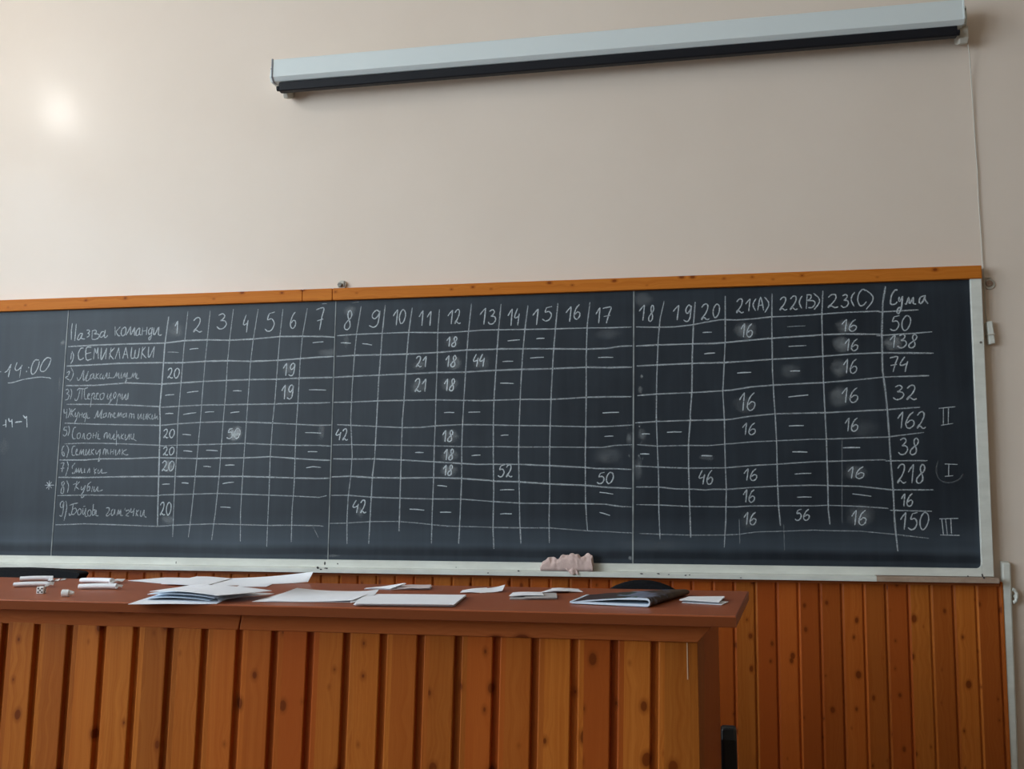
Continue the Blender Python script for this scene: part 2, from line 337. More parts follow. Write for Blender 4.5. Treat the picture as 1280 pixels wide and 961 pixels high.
CHALK = {'2': {'grid': '5.5|0.62|-5369 3631 -5096 3638 -4790 3641 -4429 3640 -4242 3657 -4030 3658 -3819 3649 -3604 3654 -3357 3670 -3152 3666 -2975 3660 -2856 3651/5.8|0.62|-5373 3455 -5203 3458 -4853 3468 -4450 3466 -4426 3463 -4248 3461 -4043 3469 -3834 3469 -3618 3459 -3364 3462 -3166 3473 -2998 3482 -2863 3484/5.8|0.55|-5369 3278 -5075 3276 -4771 3292 -4448 3275 -4431 3276 -4261 3283 -4050 3292 -3827 3297 -3619 3300 -3372 3298 -3168 3304 -2872 3305/5.2|0.50|-5355 3110 -4978 3104 -4689 3091 -4460 3077 -4429 3071 -4266 3078 -4055 3085 -3833 3085 -3639 3085 -3393 3085 -3176 3088 -2987 3087 -2887 3091/4.9|0.52|-5361 2942 -5056 2929 -4752 2920 -4452 2912 -4421 2913 -4273 2924 -4063 2934 -3855 2938 -3634 2932 -3401 2921 -3184 2908 -2982 2897 -2869 2899/4.6|0.52|-5352 2757 -5162 2763 -4844 2756 -4443 2738 -4412 2732 -4272 2739 -4069 2741 -3854 2745 -3641 2749 -3408 2737 -3185 2729 -2991 2727 -2864 2720/5.2|0.60|-5395 2615 -5154 2613 -5009 2623 -4736 2623 -4445 2633 -4407 2629 -4274 2626 -4078 2621 -3863 2624 -3650 2625 -3527 2629 -3412 2634 -3189 2618 -2974 2604 -2875 2601/5.5|0.62|-5395 2462 -5145 2459 -4799 2466 -4444 2468 -4400 2467 -4092 2467 -3864 2467 -3658 2467 -3406 2460 -3184 2453 -2970 2448 -2878 2451/4.1|0.50|-5393 2301 -5136 2306 -4791 2304 -4443 2300 -4392 2309 -4099 2316 -3892 2322 -3659 2316 -3415 2308 -3193 2301 -2966 2290 -2898 2305/4.1|0.50|-5396 2045 -5121 2056 -4777 2049 -4431 2039 -4373 2042 -4282 2049 -4123 2056 -3909 2064 -3656 2059 -3426 2054 -3212 2057 -2960 2055 -2920 2049/5.8|0.65|-4405 3876 -4429 3635 -4441 3275 -4452 3064 -4443 2967 -4437 2744 -4433 2471 -4427 2161 -4424 2045/3.6|0.55|-4223 3918 -4247 3590 -4261 3272 -4275 2956 -4273 2665 -4279 2444 -4280 2161 -4278 1950/3.6|0.55|-4013 3918 -4027 3691 -4043 3453 -4054 3216 -4064 2954 -4080 2664 -4092 2470 -4113 2162 -4132 1948/3.6|0.55|-3795 3925 -3820 3659 -3833 3448 -3837 3212 -3852 2951 -3861 2740 -3871 2470 -3893 2163 -3918 1928/3.6|0.55|-3565 3917 -3601 3654 -3620 3444 -3629 3183 -3638 2949 -3649 2674 -3658 2405 -3664 2164 -3657 1918/3.6|0.55|-3337 3910 -3357 3674 -3370 3438 -3386 3101 -3399 2946 -3412 2634 -3412 2342 -3417 2052 -3418 1876/3.6|0.55|-3114 3910 -3152 3668 -3166 3460 -3176 3098 -3183 2944 -3188 2722 -3189 2405 -3202 2166 -3201 1916',
  'heading': '4.3|0.78|-4339 3787 -4336 3795 -4333 3802 -4329 3810 -4325 3818 -4320 3827 -4316 3835;4.3|0.78|-4316 3835 -4316 3816 -4317 3797 -4317 3778 -4318 3759 -4318 3740 -4319 3721/4.3|0.78|-4165 3831 -4157 3840 -4149 3849 -4140 3856 -4129 3859 -4118 3859 -4110 3855 -4105 3847 -4103 3835 -4104 3821 -4109 3806 -4118 3789 -4128 3775 -4138 3763 -4149 3754 -4157 3746 -4161 3738 -4162 3733 -4161 3731 -4156 3736 -4149 3745 -4140 3749 -4130 3744 -4119 3735 -4109 3729 -4100 3730 -4091 3734 -4083 3737/4.3|0.78|-3931 3872 -3919 3878 -3907 3884 -3896 3887 -3886 3883 -3877 3875 -3873 3866 -3876 3855 -3885 3844 -3894 3835 -3902 3831 -3910 3828 -3911 3826 -3901 3825 -3885 3825 -3871 3821 -3863 3813 -3857 3802 -3856 3791 -3861 3779 -3871 3767 -3882 3758 -3893 3753 -3906 3751 -3918 3752 -3927 3757 -3936 3765 -3945 3773/4.3|0.78|-3674 3869 -3679 3855 -3684 3840 -3689 3826 -3693 3812 -3696 3799 -3697 3789 -3695 3784 -3689 3781 -3683 3782 -3674 3787 -3664 3795 -3654 3803;4.3|0.78|-3655 3822 -3657 3807 -3659 3792 -3661 3776 -3662 3756 -3664 3735 -3666 3714/4.3|0.78|-3411 3886 -3461 3874;4.3|0.78|-3461 3874 -3468 3854 -3474 3834 -3475 3820 -3466 3820 -3450 3827 -3437 3828 -3426 3817 -3417 3802 -3412 3785 -3416 3766 -3424 3746 -3434 3731 -3445 3723 -3458 3719 -3470 3719 -3480 3723 -3489 3732 -3498 3740/4.3|0.78|-3222 3880 -3231 3871 -3239 3861 -3246 3849 -3253 3832 -3259 3813 -3262 3795 -3264 3780 -3264 3766 -3261 3755 -3256 3746 -3250 3739 -3243 3737 -3235 3741 -3227 3748 -3221 3758 -3218 3770 -3216 3783 -3217 3794 -3222 3802 -3229 3807 -3237 3809 -3244 3803 -3251 3793 -3258 3783/4.3|0.78|-3032 3894 -3024 3897 -3017 3900 -3007 3903 -2992 3908 -2974 3912 -2964 3907 -2964 3889 -2972 3862 -2980 3831 -2986 3795 -2992 3756 -2998 3716;4.3|0.78|-3022 3798 -2968 3811/4.3|0.70|-5341 3843 -5342 3822 -5344 3801 -5345 3777 -5344 3750 -5343 3720 -5342 3690;4.3|0.70|-5301 3838 -5302 3813 -5303 3787 -5304 3762 -5305 3735 -5306 3708 -5307 3682;4.3|0.70|-5240 3749 -5248 3748 -5256 3747 -5263 3742 -5271 3729 -5278 3712 -5281 3699 -5278 3692 -5272 3690 -5264 3691 -5256 3699 -5246 3712 -5239 3723 -5236 3733 -5235 3743 -5235 3752;4.3|0.70|-5237 3742 -5241 3730 -5245 3718 -5246 3709 -5242 3703 -5236 3700 -5229 3698 -5222 3697 -5215 3697 -5208 3697;4.3|0.70|-5194 3773 -5187 3776 -5181 3778 -5175 3778 -5170 3774 -5167 3768 -5166 3762 -5170 3756 -5177 3752 -5181 3747 -5178 3745 -5171 3743 -5166 3740 -5166 3734 -5167 3727 -5170 3722 -5176 3718 -5183 3714 -5191 3711;4.3|0.70|-5139 3772 -5139 3695;4.3|0.70|-5139 3768 -5128 3771 -5116 3774 -5108 3774 -5102 3770 -5099 3763 -5099 3756 -5104 3750 -5113 3744 -5121 3739;4.3|0.70|-5121 3739 -5106 3739 -5090 3740 -5078 3737 -5071 3730 -5068 3721 -5069 3712 -5076 3704 -5087 3696 -5099 3691 -5112 3689 -5125 3691 -5138 3692;4.3|0.70|-5025 3758 -5033 3758 -5041 3758 -5048 3755 -5054 3744 -5060 3730 -5062 3719 -5059 3712 -5052 3708 -5045 3707 -5038 3711 -5030 3718 -5023 3729 -5018 3742 -5014 3759 -5010 3775;4.3|0.70|-5010 3772 -5013 3752 -5017 3733 -5018 3718 -5016 3709 -5012 3705 -5006 3704 -4999 3708 -4991 3716 -4984 3724;4.3|0.70|-4918 3802 -4913 3718;4.3|0.70|-4867 3797 -4907 3754;4.3|0.70|-4907 3754 -4899 3741 -4890 3727 -4882 3718 -4875 3715 -4869 3716 -4863 3717;4.3|0.70|-4816 3795 -4827 3790 -4838 3785 -4846 3778 -4852 3766 -4855 3751 -4856 3739 -4853 3728 -4846 3718 -4839 3714 -4830 3718 -4820 3726 -4813 3737 -4810 3753 -4810 3770 -4812 3784 -4816 3791 -4822 3793 -4828 3796;4.3|0.70|-4808 3719 -4803 3728 -4797 3737 -4790 3748 -4782 3767 -4772 3789 -4766 3798 -4765 3781 -4766 3751 -4766 3729 -4763 3724 -4757 3727 -4751 3736 -4743 3755 -4733 3778 -4727 3789 -4726 3774 -4727 3746 -4727 3724 -4724 3719 -4720 3719 -4715 3720;4.3|0.70|-4680 3784 -4691 3774 -4702 3764 -4709 3753 -4712 3739 -4711 3726 -4708 3717 -4701 3714 -4692 3716 -4685 3723 -4681 3739 -4678 3760 -4676 3781;4.3|0.70|-4676 3781 -4677 3761 -4678 3741 -4677 3727 -4673 3721 -4667 3720 -4661 3719;4.3|0.70|-4649 3787 -4653 3715;4.3|0.70|-4651 3751 -4613 3757;4.3|0.70|-4607 3789 -4611 3718;4.3|0.70|-4568 3781 -4577 3773 -4585 3766 -4590 3757 -4591 3743 -4589 3729 -4584 3721 -4578 3722 -4569 3731 -4562 3741 -4559 3754 -4558 3769 -4557 3784;4.3|0.70|-4557 3784 -4559 3754 -4561 3723 -4564 3698 -4569 3683 -4574 3674 -4578 3670 -4583 3672 -4587 3680 -4587 3688 -4580 3696 -4568 3704 -4557 3713;4.3|0.70|-4541 3780 -4542 3761 -4543 3741 -4543 3727 -4539 3719 -4534 3717 -4527 3723 -4519 3738 -4509 3760 -4499 3783;4.3|0.70|-4492 3786 -4494 3764 -4496 3742 -4496 3725 -4493 3716 -4487 3712 -4480 3711 -4474 3711 -4468 3714 -4462 3717',
  'score': '4.1|0.85|-4389 3395 -4384 3401 -4379 3407 -4374 3412 -4368 3414 -4361 3414 -4356 3411 -4353 3406 -4352 3398 -4353 3389 -4356 3379 -4361 3367 -4367 3357 -4373 3349 -4379 3343 -4384 3338 -4386 3333 -4387 3329 -4386 3327 -4383 3331 -4379 3337 -4374 3340 -4368 3337 -4361 3331 -4355 3327 -4350 3327 -4345 3330 -4340 3333;4.1|0.85|-4286 3403 -4292 3407 -4298 3412 -4304 3412 -4311 3406 -4318 3397 -4323 3387 -4326 3375 -4328 3363 -4327 3352 -4324 3341 -4319 3332 -4313 3326 -4307 3326 -4299 3331 -4293 3339 -4288 3348 -4283 3361 -4280 3373 -4280 3384 -4283 3395 -4286 3403 -4290 3408 -4296 3410 -4302 3412/4.1|0.85|-3318 3391 -3313 3398 -3309 3405 -3304 3413 -3299 3420 -3292 3428 -3286 3437;4.1|0.85|-3286 3437 -3287 3418 -3288 3400 -3289 3381 -3291 3363 -3292 3344 -3293 3326;4.1|0.85|-3215 3422 -3220 3428 -3225 3433 -3230 3435 -3237 3431 -3245 3422 -3250 3414 -3253 3405 -3253 3396 -3252 3389 -3249 3384 -3243 3380 -3237 3380 -3232 3385 -3226 3393 -3221 3402 -3217 3414 -3214 3426 -3213 3429 -3213 3418 -3215 3398 -3217 3380 -3219 3365 -3221 3352 -3225 3341 -3230 3333 -3237 3328 -3245 3325 -3252 3327 -3260 3332 -3268 3337/4.1|0.85|-3325 3197 -3321 3205 -3317 3213 -3312 3222 -3306 3230 -3300 3239 -3294 3248;4.1|0.85|-3294 3248 -3295 3228 -3296 3207 -3297 3187 -3298 3166 -3299 3146 -3300 3125;4.1|0.85|-3223 3232 -3228 3239 -3233 3245 -3238 3247 -3245 3242 -3253 3233 -3258 3223 -3261 3214 -3261 3204 -3260 3196 -3256 3190 -3251 3186 -3245 3186 -3239 3191 -3233 3200 -3228 3210 -3225 3223 -3222 3237 -3221 3241 -3221 3228 -3223 3206 -3225 3186 -3227 3170 -3229 3155 -3232 3143 -3238 3134 -3245 3128 -3252 3125 -3260 3127 -3268 3132 -3276 3137/4.1|0.85|-4404 2861 -4399 2866 -4395 2872 -4390 2876 -4384 2877 -4378 2878 -4373 2876 -4371 2871 -4370 2864 -4370 2856 -4373 2847 -4378 2837 -4383 2829 -4389 2822 -4395 2816 -4399 2812 -4401 2807 -4402 2804 -4401 2803 -4398 2806 -4394 2811 -4390 2814 -4384 2811 -4378 2806 -4372 2802 -4367 2803 -4363 2805 -4358 2807;4.1|0.85|-4308 2869 -4313 2873 -4319 2876 -4325 2877 -4331 2872 -4338 2863 -4343 2854 -4346 2845 -4347 2834 -4346 2825 -4343 2815 -4339 2807 -4333 2802 -4327 2803 -4321 2807 -4315 2813 -4310 2822 -4305 2832 -4303 2843 -4303 2852 -4305 2862 -4308 2869 -4312 2873 -4317 2875 -4322 2877/4.1|0.85|-4399 2706 -4395 2711 -4390 2717 -4386 2720 -4380 2722 -4374 2722 -4369 2720 -4366 2716 -4365 2709 -4366 2702 -4369 2694 -4374 2685 -4379 2677 -4384 2670 -4390 2665 -4395 2661 -4397 2657 -4398 2654 -4397 2652 -4394 2655 -4390 2660 -4385 2663 -4380 2660 -4374 2655 -4368 2652 -4363 2653 -4359 2655 -4354 2657;4.1|0.85|-4303 2714 -4309 2717 -4315 2721 -4320 2721 -4327 2716 -4334 2709 -4339 2700 -4341 2691 -4343 2682 -4342 2673 -4339 2664 -4334 2656 -4329 2652 -4323 2653 -4317 2656 -4311 2662 -4305 2670 -4301 2680 -4299 2690 -4299 2699 -4301 2707 -4303 2714 -4308 2718 -4313 2719 -4318 2721/4.1|0.85|-4404 2582 -4399 2588 -4394 2594 -4389 2599 -4383 2601 -4376 2601 -4371 2599 -4368 2593 -4366 2585 -4367 2577 -4370 2566 -4376 2555 -4381 2545 -4388 2538 -4394 2531 -4399 2526 -4401 2521 -4402 2517 -4401 2516 -4398 2519 -4394 2525 -4388 2529 -4382 2525 -4376 2520 -4369 2516 -4364 2516 -4359 2519 -4354 2522;4.1|0.85|-4298 2591 -4305 2596 -4311 2600 -4317 2600 -4324 2594 -4332 2585 -4337 2575 -4340 2564 -4341 2552 -4341 2541 -4337 2531 -4332 2521 -4326 2516 -4320 2516 -4312 2521 -4306 2528 -4300 2538 -4296 2550 -4293 2562 -4293 2573 -4295 2583 -4298 2591 -4303 2596 -4309 2598 -4315 2600/4.1|0.85|-3762 2879 -3792 2872;4.1|0.85|-3792 2872 -3796 2861 -3800 2851 -3801 2844 -3795 2844 -3786 2847 -3777 2848 -3771 2843 -3765 2835 -3762 2826 -3764 2816 -3769 2806 -3775 2798 -3782 2793 -3790 2791 -3797 2791 -3804 2793 -3809 2798 -3815 2802;4.1|0.85|-3699 2869 -3705 2874 -3712 2878 -3719 2878 -3726 2872 -3734 2863 -3740 2852 -3743 2841 -3745 2828 -3744 2817 -3741 2806 -3735 2796 -3729 2791 -3722 2791 -3714 2796 -3707 2803 -3701 2814 -3696 2826 -3693 2838 -3693 2850 -3695 2861 -3699 2869 -3704 2874 -3710 2876 -3716 2878/4.1|0.85|-4404 2220 -4400 2228 -4396 2236 -4391 2242 -4385 2245 -4379 2245 -4375 2242 -4372 2235 -4370 2225 -4371 2214 -4374 2201 -4378 2186 -4383 2173 -4389 2163 -4394 2155 -4399 2148 -4401 2142 -4401 2137 -4400 2135 -4398 2139 -4394 2147 -4389 2151 -4384 2147 -4378 2140 -4372 2135 -4367 2136 -4363 2139 -4358 2143;4.1|0.85|-4309 2234 -4315 2239 -4321 2244 -4326 2245 -4333 2237 -4339 2225 -4344 2212 -4346 2197 -4347 2182 -4346 2168 -4343 2154 -4338 2142 -4333 2135 -4327 2136 -4321 2142 -4315 2152 -4310 2164 -4306 2180 -4304 2195 -4304 2210 -4306 2223 -4309 2234 -4314 2239 -4319 2242 -4324 2245',
  'dash': '2.9|0.55|-4402 3558 -4348 3557 -4295 3552/3.8|0.90|-4192 3578 -4151 3583 -4109 3584/3.8|0.90|-3058 3607 -3009 3612 -2961 3614/3.8|0.90|-4405 3175 -4363 3180 -4320 3181/3.8|0.90|-4201 3196 -4147 3203 -4093 3207/3.8|0.90|-3772 3204 -3732 3205 -3692 3202/3.8|0.90|-3080 3202 -3003 3201 -2926 3197/3.8|0.90|-4397 3013 -4360 3016 -4322 3015/3.8|0.90|-4227 3004 -4166 3014 -4105 3020/3.8|0.90|-4025 3021 -3983 3025 -3941 3025/3.8|0.90|-3788 3013 -3747 3019 -3706 3022/3.8|0.90|-4227 2831 -4187 2830 -4147 2825/3.8|0.90|-3104 2836 -3032 2835 -2960 2830/3.8|0.90|-4211 2689 -4170 2687 -4129 2682/3.8|0.90|-4001 2692 -3947 2691 -3893 2687/3.8|0.90|-3076 2674 -3033 2675 -2990 2673/3.8|0.90|-4019 2554 -3985 2553 -3950 2549/3.8|0.90|-3819 2562 -3777 2565 -3734 2564/3.8|0.90|-3086 2538 -3026 2548 -2955 2541/3.8|0.90|-4397 2399 -4362 2402 -4326 2402/3.8|0.90|-4215 2412 -4184 2412 -4152 2408/3.8|0.90|-3836 2405 -3786 2414 -3735 2418/3.8|0.90|-3849 2206 -3803 2206 -3757 2202/2.9|0.60|-2983 3944 -2961 3946 -2939 3945/3.5|0.25|-3013 2048 -2988 2004 -2964 1956',
